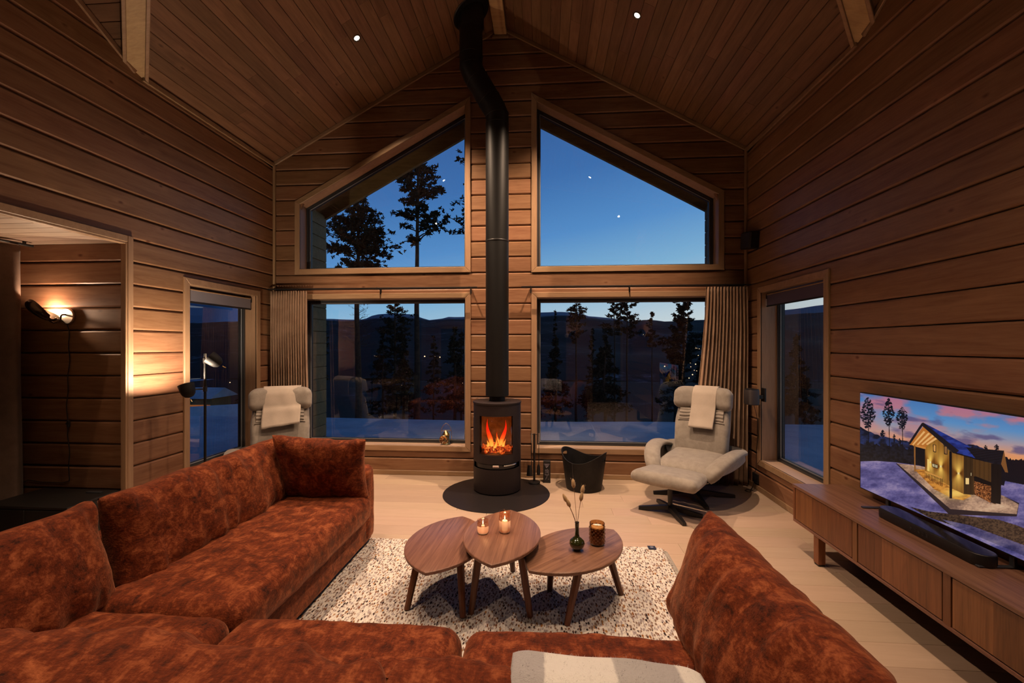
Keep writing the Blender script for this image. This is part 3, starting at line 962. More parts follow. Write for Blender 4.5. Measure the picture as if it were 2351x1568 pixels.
# ------------------------------------------------------------------ outside: snow, valley, mountains, trees
def hgt(x, y):
    """ground height outside"""
    d = y - 0.04 * x * 0
    r = math.hypot(x, max(y, 0))
    t = max(0.0, d - 11.3)
    t2 = max(0.0, abs(x) - 26) * .4
    t = max(t, t2)
    z = -.36 + .05 * noise.noise(Vector((x * .25, y * .4, 0))) - min(t, 1.2) * .9 - (0.16 * max(0, t - 1.2) if t < 60 else .16 * 58.8)
    return z
def ground(near):
    mb = MB()
    xs = [-120, -80, -55, -40, -32, -27] + [-24 + i * 1.0 for i in range(49)] + [27, 32, 40, 55, 80, 120]
    ys = [-3, 1, 3, 4, 5.5] + [6 + i * .4 for i in range(14)] + [11.3, 11.9, 12.5, 13.5, 15, 18, 22, 27, 34, 44, 56, 70, 90, 120, 170]
    xs = np.array(xs); nx = len(xs)
    vs = []; fs = []
    for y in ys:
        for x in xs:
            z = hgt(x, y)
            vs.append((x, y, z))
    for j in range(len(ys) - 1):
        for i in range(nx - 1):
            if ys[j + 1] <= 5.5 and -5.2 < (xs[i] + xs[i + 1]) / 2 < 2.7: continue
            if (ys[j] > 11.2 or abs(xs[i] + xs[i + 1]) > 54) == near: continue
            fs.append((j * nx + i, j * nx + i + 1, (j + 1) * nx + i + 1, (j + 1) * nx + i))
    mb.add(vs, fs)
    return mb
gr = ground(True).build('ground', M_SNOW, smooth=1, kind='structure')
ground(False).build('ground_valley', M_HILL, smooth=1, kind='structure')

# ridge line read as (azimuth ratio x/y, height ratio z/y over eye level)
def az(u, v):
    a = (u - 1175.5) / 1000; c = math.cos(PSI); s = math.sin(PSI)
    Y = a * s + c
    return ((a * c - s) / Y, (792 - v) / 1000 / Y)
ridge = [az(u, v) for u, v in ((-600, 700), (300, 725), (430, 742), (700, 732), (760, 733), (835, 735), (850, 727), (868, 722), (905, 720), (940, 722), (970, 731), (985, 735),
                               (1010, 733), (1030, 728), (1060, 728), (1150, 724), (1240, 718), (1290, 717), (1330, 720), (1350, 726), (1388, 729), (1430, 735), (1450, 739), (1475, 735),
                               (1500, 735), (1530, 739), (1570, 736), (1620, 735), (1700, 725), (1900, 700), (2600, 690))]
def rid(t):
    for (a, h), (b, k) in zip(ridge, ridge[1:]):
        if a <= t <= b: return h + (k - h) * (t - a) / (b - a)
    return ridge[0][1] if t < ridge[0][0] else ridge[-1][1]
mb = MB()
NT, NR = 300, 30
def hill(u, v):
    t = -2.4 + 4.6 * u
    d = 150 + 570 * v ** 1.2
    y = d
    x = t * y
    hr = rid(t) * 720 + 1.6
    s = min(1, v * 1.02)
    prof = s ** 1.25
    z = -10.5 + (hr + 10.5) * prof
    z += (1 - v) * v * 26 * noise.noise(Vector((x * .012, y * .012, 3))) + .8 * noise.noise(Vector((x * .05, y * .05, 1))) * (1 if v < .97 else .3)
    if v > .97: z = hr + .8 * noise.noise(Vector((x * .05, 0, 1)))
    return (x, y, z)
mb.grid(hill, NT, NR)
mb.build('mountains', M_HILL, smooth=1, kind='structure')

# pines
def pine(x, y, top, crown0, width, seed, label, trunk_r=.14, n_b=46, tuft=.22, group=None, dens=1.0, shape='scots', lean=0, name='pine_tree', base=None):
    rr = random.Random(seed)
    zb = hgt(x, y) - .3 if base is None else base
    root = empty(name, (x, y, zb), label=label, cat='tree', group=group)
    H = top - zb; C0 = crown0 - zb
    pts = []
    for i in range(12):
        t = i / 11
        pts.append((lean * t * t + .12 * noise.noise(Vector((t * 3, seed, 0))) * (t > 0), .1 * noise.noise(Vector((t * 3, seed, 5))) * (t > 0), H * t))
    MB().tube(pts, [trunk_r * (1 - .75 * (i / 11)) for i in range(12)], 7).build('trunk', M_BARK, root, smooth=1)
    def tp(h):
        t = h / H * 11; i = min(10, int(t)); f = t - i
        return Vector(pts[i]) * (1 - f) + Vector(pts[i + 1]) * f
    bo = MB(); ne = MB()
    for b_ in range(n_b):
        t = rr.random() ** .9
        if shape == 'spruce': t = rr.random()
        h = C0 + (H - C0) * t
        if shape == 'spruce': ln = width * (1.02 - t) * rr.uniform(.7, 1.05)
        elif shape == 'bare': ln = width * (.4 + .6 * (1 - t)) * rr.uniform(.5, 1)
        else: ln = width * (1 - max(0, t - .45) / .62) ** .7 * rr.uniform(.45, 1.05) * (.75 + .25 * math.sin(t * 9 + seed))
        an = rr.uniform(0, 2 * math.pi)
        rise = rr.uniform(-.10, .65) if shape != 'spruce' else rr.uniform(-.35, .0)
        p0 = tp(h); dirv = Vector((math.cos(an), math.sin(an), rise))
        pp = [p0]
        for q in range(1, 5):
            pp.append(p0 + dirv * ln * q / 4 + Vector((rr.uniform(-.08, .08), rr.uniform(-.08, .08), rr.uniform(-.06, .10))) * ln * .6)
        bo.tube(pp, [trunk_r * .22 * (1 - q * .2) * (1 - .5 * t) + .006 for q in range(5)], 3, cap=False)
        if shape == 'bare':
            for _ in range(5):
                q = rr.randint(1, 4); e_ = pp[q] + Vector((rr.uniform(-1, 1), rr.uniform(-1, 1), rr.uniform(-.3, .8))) * ln * .4
                bo.tube([pp[q], e_], [.012, .005], 3, cap=False)
            nt_ = 5
        nt_ = int((6 + ln * 4.0) * dens)
        for c_ in range(nt_):
            f = .28 + .76 * (c_ + rr.random()) / nt_
            i = min(3, int(f * 4)); ff = min(1, f * 4 - i)
            cc = pp[i] * (1 - ff) + pp[i + 1] * ff + Vector((rr.gauss(0, .12), rr.gauss(0, .12), rr.gauss(.06, .16))) * ln * .42
            if shape == 'bare' and rr.random() < .6: continue
            ct = tuft * rr.uniform(.7, 1.25)
            for _ in range(int(15 if shape != 'bare' else 4)):
                a = Vector((rr.gauss(0, 1), rr.gauss(0, 1), rr.gauss(0, .75))).normalized() * ct * rr.uniform(.15, .8)
                dd = (a * .6 + Vector((rr.gauss(0, 1), rr.gauss(0, 1), rr.gauss(.1, .8))) * ct * .25)
                wv = a.cross(Vector((rr.random(), rr.random(), rr.random()))).normalized() * ct * rr.uniform(.12, .26)
                o_ = cc + a * .35
                ne.add([o_ - wv, o_ + wv, cc + dd + wv * .4, cc + dd - wv * .4], [(0, 1, 2, 3)])
    bo.build('boughs', M_BARK, root, kind='stuff')
    if ne.v: ne.build('needles', M_NEEDLE, root, kind='stuff')
    return root

pine(-9.68, 22, 10.0, 3.7, 2.35, 3, 'broad pine filling the left of the upper left window', .20, 120, .24, dens=1.7)
pine(-5.95, 20, 10.9, 6.3, 2.0, 8, 'tall bare-trunked pine with a high crown in the upper left window', .17, 60, .23, dens=1.5)
pine(-2.95, 24, 11.6, 7.2, 3.1, 15, 'pine half hidden behind the log pillar between the upper windows', .18, 60, .25, dens=1.4)
pine(-15.78, 45, 6.9, -1.5, 2.6, 21, 'spreading pine standing before the snowy dome in the lower left window', .2, 70, .30, dens=1.1)
pine(-14.9, 34, 5.6, 1.0, 1.6, 77, 'thin leafless birch beside the pine trunks in the lower left window', .05, 60, .10, shape='bare', name='birch_tree', dens=.5)
pine(-15.6, 30, 3.2, -1.0, .5, 31, 'small young pine behind the lit wall reflection in the lower left window', .05, 20, .14)
pine(3.45, 48, 7.3, 1.6, 1.9, 41, 'pine nearest the left edge of the lower right window with a rounded crown', .16, 46, .30)
pine(8.2, 52, 7.6, 2.4, 2.1, 43, 'taller of the two pines leaning together in the lower right window', .14, 40, .32)
pine(8.9, 48, 6.7, 2.2, 2.3, 44, 'wide-boughed pine of the pair in the lower right window', .14, 40, .30)
pine(14.45, 60, 6.0, 1.0, 1.3, 47, 'small dense pine by the mountain gap in the lower right window', .12, 40, .30)
pine(12.4, 40, 6.9, -1.0, 2.4, 49, 'large dark pine beside the curtain in the lower right window', .18, 90, .32)
pine(1.46, 60, 6.5, -3, .9, 53, 'slim pointed spruce at the left edge of the lower right window', .1, 60, .25, shape='spruce')
# dark wood below the near edge of the snow field
fr = random.Random(5)
spots = [(-26, 40), (-22, 33), (-19, 50), (-12.5, 38), (-10, 52), (-7.5, 36), (-4.5, 44), (-2, 58), (1.0, 40), (4.6, 34), (6.5, 60), (10.5, 36), (16, 45), (18.5, 52), (21, 38), (-30, 52), (-16, 62), (25, 50)]
for i, (x, y) in enumerate(spots):
    tp_ = 1.6 + y * fr.uniform(.012, .042)
    pine(x, y, tp_, hgt(x, y) + 1.2, fr.uniform(1.6, 2.5), 100 + i, 'dark spruce in the wood below the ridge line', .15, 70, .36, group='spruces in the dark wood beyond the snow', shape='spruce', name='spruce_tree', dens=.9)

for i, (x, y, w_) in enumerate([(17, 13, 2.2), (22, 17.5, 2.4), (17, 19.5, 2.3), (27.5, 22, 2.6), (22.5, 24, 2.5), (32.5, 27.5, 2.8)]):
    pine(x, y, 7.5 + .5 * (i % 3), -1.2, w_, 200 + i, 'dark spruce close outside the right side window', .16, 90, .42, group='spruces outside the right side window', shape='spruce', name='spruce_tree', dens=1.0)
# neighbour house down the slope, with lit wall
M_LITWALL = emitter('lit_house_wall', (.55, .16, .05), .10)
hx, hy = -20.6, 25.0
nh = empty('neighbour_house', (hx, hy, -4.9), math.radians(35), label='distant timber house with snowy roof seen through the window behind the floor lamp', cat='house')
MB().box(-1.6, 1.6, -1.3, 1.3, -1.2, 1.5).build('wall', M_OUT, nh)
MB().add([(-1.9, -1.6, 1.3), (1.9, -1.6, 1.3), (1.9, 0, 2.6), (-1.9, 0, 2.6), (-1.9, 1.6, 1.3), (1.9, 1.6, 1.3), (-1.9, -1.6, 1.5), (1.9, -1.6, 1.5), (1.9, 0, 2.8), (-1.9, 0, 2.8), (-1.9, 1.6, 1.5), (1.9, 1.6, 1.5)],
         [(0, 1, 2, 3), (3, 2, 5, 4), (6, 7, 8, 9), (9, 8, 11, 10), (0, 1, 7, 6), (4, 5, 11, 10), (0, 3, 4, 10, 9, 6), (1, 2, 5, 11, 8, 7)]).build('roof', M_SNOW, nh)
h2 = empty('neighbour_house', (-26.4, 32, -3.6), 0, label='farther timber house with a glowing wall above the snowy roof by the floor lamp', cat='house')
MB().box(-1.6, 1.4, -1, 1, -2, 1.25).build('wall', M_OUT, h2)
MB().box(-1.5, 1.3, -1.02, -1.0, .55, .68).build('glowing_wall_strip', emitter('lit_band', (.75, .22, .06), .35), h2)  # lamplight on the timber wall, painted as an emissive strip
MB().add([(-1.9, -1.5, 1.2), (1.7, -1.5, 1.2), (1.7, 0, 1.9), (-1.9, 0, 1.9), (-1.9, 1.5, 1.2), (1.7, 1.5, 1.2)], [(0, 1, 2, 3), (3, 2, 5, 4), (0, 3, 4), (1, 5, 2), (0, 4, 5, 1)]).build('roof', M_SNOW, h2)

# lights of the settlement across the valley
M_TOWN = emitter('town_light', (1, .62, .32), 2.2)
tl = random.Random(9)
town = MB(); town.lathe([(0, -.22), (.2, -.1), (.22, 0), (.2, .1), (0, .22)], 6)
tme = town.mesh('town_light'); tme.materials.append(M_TOWN)
pts_px = [(1597, 799), (1600, 800), (1593, 797), (1606, 800), (1588, 801), (1558, 798), (1570, 797), (1585, 833), (1597, 836), (1600, 851), (1594, 850), (1574, 868), (1568, 862), (1582, 868), (1526, 841), (1586, 842),
          (1062, 880), (922, 885), (962, 819), (975, 818), (1010, 820), (1037, 820), (1048, 820), (998, 819), (1386, 874), (1603, 816), (1578, 822), (1590, 860), (528, 878)]
for (u, v) in pts_px:
    a = (u - 1175.5) / 1000
    dx, dy, dz = a * math.cos(PSI) - math.sin(PSI), a * math.sin(PSI) + math.cos(PSI), -(v - 792) / 1000
    D = 40.0
    while D < 700:
        x_, y_ = dx * D, dy * D
        zt = hgt(x_, y_) if y_ < 150 else hill((x_ / y_ + 2.4) / 4.6, ((y_ - 150) / 570) ** (1 / 1.2))[2]
        if 1.6 + dz * D < zt + .3: break
        D += 1.0
    D -= 1.0
    o = bpy.data.objects.new('town_light', tme); link(o)
    o.location = (dx * D, dy * D, 1.6 + dz * D)
    s_ = D / 160 * tl.uniform(.6, 1.2)
    o.scale = (s_, s_, s_)
    tag(o, 'tiny warm light of a house across the dark valley', 'light', 'lights across the valley')
# ------------------------------------------------------------------ rug
rg = None
def rugh(x, y): return .012 + .0035 * noise.noise(Vector((x * 60, y * 42, 0))) + .002 * noise.noise(Vector((x * 130, y * 110, 3)))
RX0, RX1, RY0, RY1 = -1.52, .935, 1.45, 3.50
mb = MB()
nx_, ny_ = 245, 205
def rgf(u, v):
    x = RX0 + (RX1 - RX0) * u; y = RY0 + (RY1 - RY0) * v
    cr_ = .06
    dx = min(x - RX0, RX1 - x); dy = min(y - RY0, RY1 - y)
    if dx < cr_ and dy < cr_:       # rounded corners
        cx = RX0 + cr_ if x < 0 else RX1 - cr_; cy = RY0 + cr_ if y < 2.5 else RY1 - cr_
        vx, vy = x - cx, y - cy; l = math.hypot(vx, vy); m_ = max(abs(vx), abs(vy))
        if l > 0: x, y = cx + vx * m_ / l, cy + vy * m_ / l
    e_ = min(dx, dy)
    y += .004 * noise.noise(Vector((x * 9, y, 0)))
    return (x, y, rugh(x, y) * min(1, .35 + e_ / .012))
mb.grid(rgf, nx_, ny_)
rg = mb.build('rug', M_RUG, smooth=1, label='white felted wool rug flecked brown, ochre and black under the coffee tables', cat='rug')
st = MB()
yy = RY0 + .08
while yy < RY1 - .07:
    st.tube([(RX1 - .030, yy, .014), (RX1 - .012, yy + .002, .018), (RX1 + .004, yy + .004, .010), (RX1 + .004, yy + .004, .001)], .0026, 4)
    yy += .014
st.build('edge_stitching', plain('stitch_wool', (.66, .60, .55), .9), rg, smooth=1, kind='stuff')
lb = MB().cbox(-.030, .030, -.055, .0, .0, .0022, .0008).build('woven_label', plain('navy_label', (.012, .016, .045), .7), rg, T(.835, RY1 + .004, .0165))
ring_ = MB()
ring_.tube([(.012 * math.cos(t * .52), -.026 + .009 * math.sin(t * .52), .003) for t in range(13)], .0014, 4, cap=False)
for x_ in (-.005, 0, .005):
    ring_.tube([(x_, -.032, .003), (x_, -.020, .003)], .0011, 4)
ring_.build('emblem', plain('label_print', (.35, .38, .50), .7), lb)

# ------------------------------------------------------------------ sofa
sofa = empty('corner_sofa', (0, 0, 0), label='large rust-orange chenille corner sofa with loose back cushions', cat='sofa')
def up(name, mb, M=None, parent=None, **k):
    return mb.build(name, M_SOFA, parent or sofa, M, smooth=1, merge=1e-5, **k)
SEATZ = .455
up('base', rbox(.98, 2.62, .235, .03, .12, amp=.004), T(-1.885, 2.13, .155))
up('base', rbox(2.30, 1.16, .235, .03, .12, amp=.004), T(-.27, 1.17, .155))
for (lx, ly) in ((-2.28, 3.36), (-1.46, 3.36), (-2.28, .72), (-1.5, .72), (.78, .72), (.78, 1.66)):
    MB().cbox(-.03, .03, -.03, .03, 0, .045, .004, T(lx, ly, 0)).build('foot', M_BLACKPL, sofa)
up('armrest', rbox(.985, .195, .590, .055, .045, amp=.010, freq=5), T(-1.880, 3.395, .337))
up('armrest', rbox(.24, 1.10, .50, .07, .05, amp=.010, freq=5, seed=4), T(.77, 1.22, .29))
up('back_frame', rbox(.20, 2.75, .58, .07, .06, amp=.008, seed=2), T(-2.30, 1.95, .33))
up('back_frame', rbox(3.2, .20, .58, .07, .06, amp=.008, seed=3), T(-.75, .68, .33))
def seat(cx, cy, sx_, sy, seed, crown=.028, r=.075, zz=0, **k):
    def fn(q):
        # gathered front edge and soft dents
        q = Vector(q)
        q.z += .006 * noise.noise(Vector((q.x * 3 + seed, q.y * 3, 0))) * (q.z > 0)
        # long shallow crease lines along the seat
        q.z += .0035 * noise.noise(Vector((q.x * 14 + seed, q.y * 2.2, 2))) * (q.z > 0)
        return q
    o = up('seat_cushion', rbox(sx_, sy, .20, r, .03, crown=crown, amp=.006, freq=7, fn=fn, seed=seed), T(cx, cy, SEATZ - .1 - crown * .4 + zz), **k)
    # piped seam round the upper edge
    a, b = sx_ / 2 - .012, sy / 2 - .012
    pts = []
    for i in range(81):
        t = i / 80 * 4; s_ = int(t) % 4; f = t - int(t)
        P = [(-a, -b), (a, -b), (a, b), (-a, b)]; A = P[s_]; B = P[(s_ + 1) % 4]
        x = A[0] + (B[0] - A[0]) * f; y = A[1] + (B[1] - A[1]) * f
        cr_ = .06
        cx_ = max(-a + cr_, min(a - cr_, x)); cy_ = max(-b + cr_, min(b - cr_, y))
        d = Vector((x - cx_, y - cy_))
        if d.length > 1e-6 and abs(x) > a - cr_ and abs(y) > b - cr_:
            d = d.normalized() * cr_; x, y = cx_ + d.x, cy_ + d.y
        pts.append((x, y, .048))
    MB().tube(pts, .0035, 5, cap=False).build('piping', M_SOFA, o, smooth=1)
    return o
seat(-1.705, 2.545, .76, 1.50, 1)
seat(-1.73, 1.33, .82, .915, 2)
seat(-.812, 1.315, .965, .95, 3, zz=.006)
seat(.170, 1.315, .98, .95, 4, zz=.002)

def sag(amt, side=1):
    return lambda p: (p[0], p[1] + amt * (p[0] ** 2), p[2])
# back cushions of the left wing: long axis along y, leaning outwards to -x
def cush(name, L, H, T_, centre, along, lean, seed, parent=sofa, mat=None, roll=0, **k):
    """along: azimuth of the long axis; lean: degrees the top tips away from the sitter (+y local)"""
    kk = {a: k.pop(a) for a in ('pinch', 'q', 'amp', 'folds', 'boxy', 'n', 'fn') if a in k}
    kk.setdefault('n', 64)
    mb = pillow(L, H, T_, seed=seed, **kk)
    M = T(*centre) @ RZ(along) @ RX(-lean) @ RY(roll)
    return mb.build(name, mat or M_SOFA, parent, M, smooth=1, merge=1e-5, **k)
def crumple(q0, s, top=.02):
    def fn(p):
        x, y, z = p
        z -= top * (0.5 + .5 * noise.noise(Vector((x * 3.2 + s, 0, s)))) * max(0, z / .24)
        y += .022 * noise.noise(Vector((x * 3 + s, z * 3, s))) 
        return (x, y, z)
    return fn
cush('back_cushion', 1.36, .50, .30, (-2.085, 2.615, .635), 90, 16, 11, q=.30, pinch=.035, boxy=3.2, amp=.016, folds=.045, fn=crumple(0, 1))
cush('back_cushion', 1.22, .50, .31, (-2.10, 1.30, .630), 90, 17, 12, q=.30, pinch=.035, boxy=3.2, amp=.016, folds=.045, fn=crumple(0, 2))
# back cushions of the near side, seen from behind and above
cush('back_cushion', 1.19, .50, .32, (-.958, 1.0, .612), 180, 14, 13, q=.28, pinch=.03, boxy=3.4, amp=.016, folds=.040, roll=-3.5, fn=crumple(0, 3))
cush('back_cushion', .86, .47, .30, (.055, 1.0, .602), 180, 15, 14, roll=-6, q=.28, pinch=.03, boxy=3.4, amp=.014, folds=.03, fn=crumple(0, 4))
cush('back_cushion', .66, .50, .30, (-1.88, .98, .625), 180, 14, 15, q=.28, pinch=.03, boxy=3.2, amp=.014, folds=.03, fn=crumple(0, 5))
# cushion leaning on the right arm
cush('back_cushion', 1.10, .50, .30, (.700, 1.53, .598), -88, 20, 17, q=.40, pinch=.055, boxy=2.6, amp=.014, folds=.030, n=84)
# loose pillow against the far arm
pl = cush('scatter_cushion', .70, .53, .22, (-1.672, 3.165, .665), 182, 17, 21, parent=None, q=.40, pinch=.085, boxy=2.2, amp=.012, folds=.022, roll=-3,
          label='square rust chenille pillow with pointed corners leaning on the far sofa arm', cat='cushion')

# striped wool blanket over the near back cushion
def blk(u, v):
    x = .455 * u
    s = v * .62
    # profile over the ridge of the cushion: back, top, front
    P = [(-.20, -.24), (-.155, -.06), (-.10, .018), (-.02, .040), (.065, .026), (.115, -.05), (.15, -.2)]
    t = v * (len(P) - 1); i = min(len(P) - 2, int(t)); f = t - i
    y = P[i][0] + (P[i + 1][0] - P[i][0]) * f; z = P[i][1] + (P[i + 1][1] - P[i][1]) * f
    ed = max(0, (abs(u - .5) - .40) / .10)
    z += -.010 * ed * ed + .006 * noise.noise(Vector((x * 9, v * 4, 1))) - .022 * u * u
    y += .012 * noise.noise(Vector((x * 5, v * 3, 7)))
    return (x, y, z)
def sheet(fn, nu, nv, th):
    mb = MB(); mb.grid(fn, nu, nv)
    n = len(mb.v)
    me = mb.mesh('s')
    nor = [Vector(v.normal) for v in me.vertices]
    co = [Vector(v.co) for v in me.vertices]
    m2 = MB(); m2.add([tuple(c + a * th / 2) for c, a in zip(co, nor)], [tuple(p.vertices) for p in me.polygons])
    m2.add([tuple(c - a * th / 2) for c, a in zip(co, nor)], [tuple(p.vertices)[::-1] for p in me.polygons])
    w = nu + 1
    ed = [(j * w, (j + 1) * w) for j in range(nv)] + [(j * w + nu, (j + 1) * w + nu) for j in range(nv)] + [(i, i + 1) for i in range(nu)] + [(nv * w + i, nv * w + i + 1) for i in range(nu)]
    m2.f += [(a, b, b + n, a + n) for a, b in ed]
    bpy.data.meshes.remove(me)
    return m2
bl = sheet(blk, 60, 44, .014).build('blanket', M_BLANKET, None, T(-.078, 1.034, .797), smooth=1, label='grey and white striped wool blanket folded over the near sofa back', cat='blanket')
fz = MB(); rr = random.Random(3)
for _ in range(2600):
    u, v = rr.random(), rr.uniform(.2, .8)
    p = Vector(blk(u, v)) + Vector((0, 0, .006))
    d = Vector((rr.gauss(0, 1), rr.gauss(0, 1), abs(rr.gauss(0, 1)) + .3)).normalized() * rr.uniform(.004, .010)
    w_ = d.cross(Vector((rr.random(), rr.random(), .3))).normalized() * .0005
    fz.add([p - w_, p + w_, p + d], [(0, 1, 2)])
fz.build('wool_fuzz', M_BLANKET, bl, kind='stuff')

# ------------------------------------------------------------------ coffee tables
def leaf(L, W, n=22):
    Rr_ = (L * L / 4 + W * W / 4) / W
    c = Rr_ - W / 2
    a = math.asin(L / 2 / Rr_)
    pts = [(-c + Rr_ * math.cos(-a + 2 * a * i / n), Rr_ * math.sin(-a + 2 * a * i / n)) for i in range(n)]
    pts += [(c - Rr_ * math.cos(-a + 2 * a * i / n), -Rr_ * math.sin(-a + 2 * a * i / n)) for i in range(n)]
    return pts
def leaf_table(loc, rz, h, L, W, label, legs):
    r = empty('coffee_table', (loc[0], loc[1], .013), math.radians(rz), label, 'table', 'nest of leaf-shaped coffee tables')
    P = leaf(L, W)
    def sc(k): return [(x * (1 - k / W * 2), y * (1 - k / L * 2)) for x, y in P]
    mb = MB(); n = len(P)
    lay = [(sc(.006), h - .022), (sc(0), h - .016), (sc(0), h - .004), (sc(.003), h - .0008), (sc(.005), h)]
    vs = [(x, y, z - .013) for q, z in lay for x, y in q]
    fs = [tuple(range(n))[::-1], tuple(range(4 * n, 5 * n))]
    for i in range(4): fs += [(i * n + j, i * n + (j + 1) % n, (i + 1) * n + (j + 1) % n, (i + 1) * n + j) for j in range(n)]
    mb.add(vs, fs)
    mb.build('tabletop', M_WALNUTY, r, smooth=SM)
    for (ax, ay, bx, by) in legs:
        m = MB(); m.tube([(ax, ay, h - .035), (ax + (bx - ax) * .3, ay + (by - ay) * .3, (h - .035) * .7), (bx, by, 0)], [.0245, .0235, .0185], 8)
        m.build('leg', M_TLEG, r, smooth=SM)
    return r
def legs3(H_, a, spread, rot):
    out = []
    for k in range(3):
        t = math.radians(rot + 120 * k)
        out.append((a * math.cos(t), a * math.sin(t), (a + spread) * math.cos(t), (a + spread) * math.sin(t)))
    return out
leaf_table((-.262, 2.695), -3, .430, .785, .475, 'taller middle coffee table of the nest, with two glass candle holders', [(-.12, -.10, -.165, -.155), (.12, -.10, .185, -.14), (.01, .24, .02, .36)])
leaf_table((-.625, 2.745), -4, .352, .80, .50, 'low leaf-shaped walnut table at the left of the nest, empty', [(-.14, -.10, -.185, -.20), (.12, -.12, .165, -.225), (.0, .22, .0, .33)])
leaf_table((.190, 2.705), -44, .352, .80, .50, 'low leaf-shaped walnut table with the green vase and amber candle glass', [(.13, -.12, .105, -.20), (.10, .18, .135, .285), (-.15, -.05, -.20, -.02)])

# glass candle holders
M_WAX = plain('candle_wax', (.85, .74, .62), .5, emit=(1, .55, .25), estr=.55)
M_FLAME = emitter('candle_flame', (1, .72, .38), 9.0)
def frosted():
    m = N('frosted_peach_glass')
    a = m.n('ShaderNodeBsdfTransparent'); a.inputs[0].default_value = (.93, .70, .55, 1)
    b = m.n('ShaderNodeBsdfTranslucent'); b.inputs[0].default_value = (.90, .68, .55, 1)
    c = m.n('ShaderNodeBsdfGlossy'); c.inputs['Roughness'].default_value = .25
    x = m.n('ShaderNodeMixShader'); x.inputs[0].default_value = .42
    m.t.links.new(a.outputs[0], x.inputs[1]); m.t.links.new(b.outputs[0], x.inputs[2])
    y = m.n('ShaderNodeMixShader'); m.set(y.inputs[0], m.fres(1.2))
    m.t.links.new(x.outputs[0], y.inputs[1]); m.t.links.new(c.outputs[0], y.inputs[2])
    m.t.links.new(y.outputs[0], m.out.inputs[0]); return m.m
M_FROST = frosted()
def point(loc, w, r=.02, col=WARM, name='lamp_light', parent=None, **k):
    d = bpy.data.lights.new(name, 'POINT'); d.energy = w; d.color = col; d.shadow_soft_size = r
    o = bpy.data.objects.new(name, d); COL.objects.link(o); o.location = loc
    if parent is not None: o.parent = parent
    return o
def candle_holder(loc, r, h, label, tall):
    t = empty('candle_holder', loc, label=label, cat='candle holder', group='peach glass candle holders')
    hf = h * .60
    MB().lathe([(r * .80, .001), (r * .93, .004), (r, .018), (r, hf)], 28).build('frosted_cup', M_FROST, t, smooth=1)
    MB().lathe([(r, hf), (r, h - .020), (r * .95, h - .014), (r * .93, h - .008), (r * .97, h - .002), (r * .96, h), (r * .91, h - .003), (r * .89, h - .01), (r * .93, h - .022), (r * .95, hf)], 28).build('glass_rim', M_AMBERGLASS, t, smooth=1)
    MB().lathe([(0, .003), (r * .82, .003), (r * .86, .010), (0, .010)], 24).build('glass_base', plain('amber_foot' + str(tall), (.50, .17, .04), .12, coat=.5), t, smooth=SM)
    cr_ = .0105 if not tall else .018
    ch = hf * .95 if tall else hf * .98
    MB().lathe([(0, .011), (cr_, .011), (cr_, ch - .003), (cr_ * .8, ch), (0, ch - .001)], 16).build('candle', M_WAX, t, smooth=SM)
    MB().tube([(0, 0, ch - .002), (0, 0, ch + .008)], .0012, 5).build('wick', M_BLACKPL, t)
    MB().lathe([(0, ch + .004), (.0028, ch + .009), (.0034, ch + .014), (.0018, ch + .024), (0, ch + .032)], 10).build('flame', M_FLAME, t, smooth=1)
    point((0, 0, ch + .018), .2, .006, (1, .58, .28), 'candle_light', t)
candle_holder((-.383, 2.690, .4305), .0365, .082, 'shorter peach glass candle holder with a lit candle on the tall table', False)
candle_holder((-.249, 2.715, .4305), .0375, .128, 'taller peach glass candle holder with frosted lower body on the tall table', True)

# amber bubbled glass with a cream candle
t = empty('candle_glass', (.328, 2.765, .3525), label='amber bubbled glass with an unlit cream candle on the low table', cat='candle glass')
m = MB(); m.lathe([(.0, .001), (.040, .001), (.046, .006), (.047, .03), (.047, .132), (.0455, .134), (.0445, .132), (.0445, .01), (0, .008)], 32)
m.build('glass_body', M_AMBERDK, t, smooth=1)
m = MB(); k = 0
for zi in range(9):
    for ai in range(12):
        a = (ai + .5 * (zi % 2)) / 12 * 2 * math.pi; z = .016 + zi * .0115
        c = Vector((.048 * math.cos(a), .048 * math.sin(a), z)); nrm = Vector((math.cos(a), math.sin(a), 0)); tt = Vector((-math.sin(a), math.cos(a), 0))
        vs = [c + nrm * .0045]; 
        for q in range(6):
            b = q * math.pi / 3; vs.append(c + tt * .0048 * math.cos(b) + Vector((0, 0, .0048 * math.sin(b))))
        m.add(vs, [(0, 1 + q, 1 + (q + 1) % 6) for q in range(6)])
m.build('glass_beads', plain('dark_amber', (.16, .055, .012), .08, coat=.6), t, smooth=1, kind='stuff')
MB().lathe([(0, .010), (.042, .010), (.0425, .104), (.040, .107), (0, .106)], 28).build('candle', plain('cream_wax', (.80, .52, .20), .5), t, smooth=SM)
MB().lathe([(0, .1065), (.039, .1065), (.038, .110), (0, .109)], 28).build('wax_top', plain('wax_top', (.86, .80, .72), .5), t, smooth=SM)
MB().tube([(0, 0, .108), (.001, .002, .120)], .001, 5).build('wick', M_BLACKPL, t)

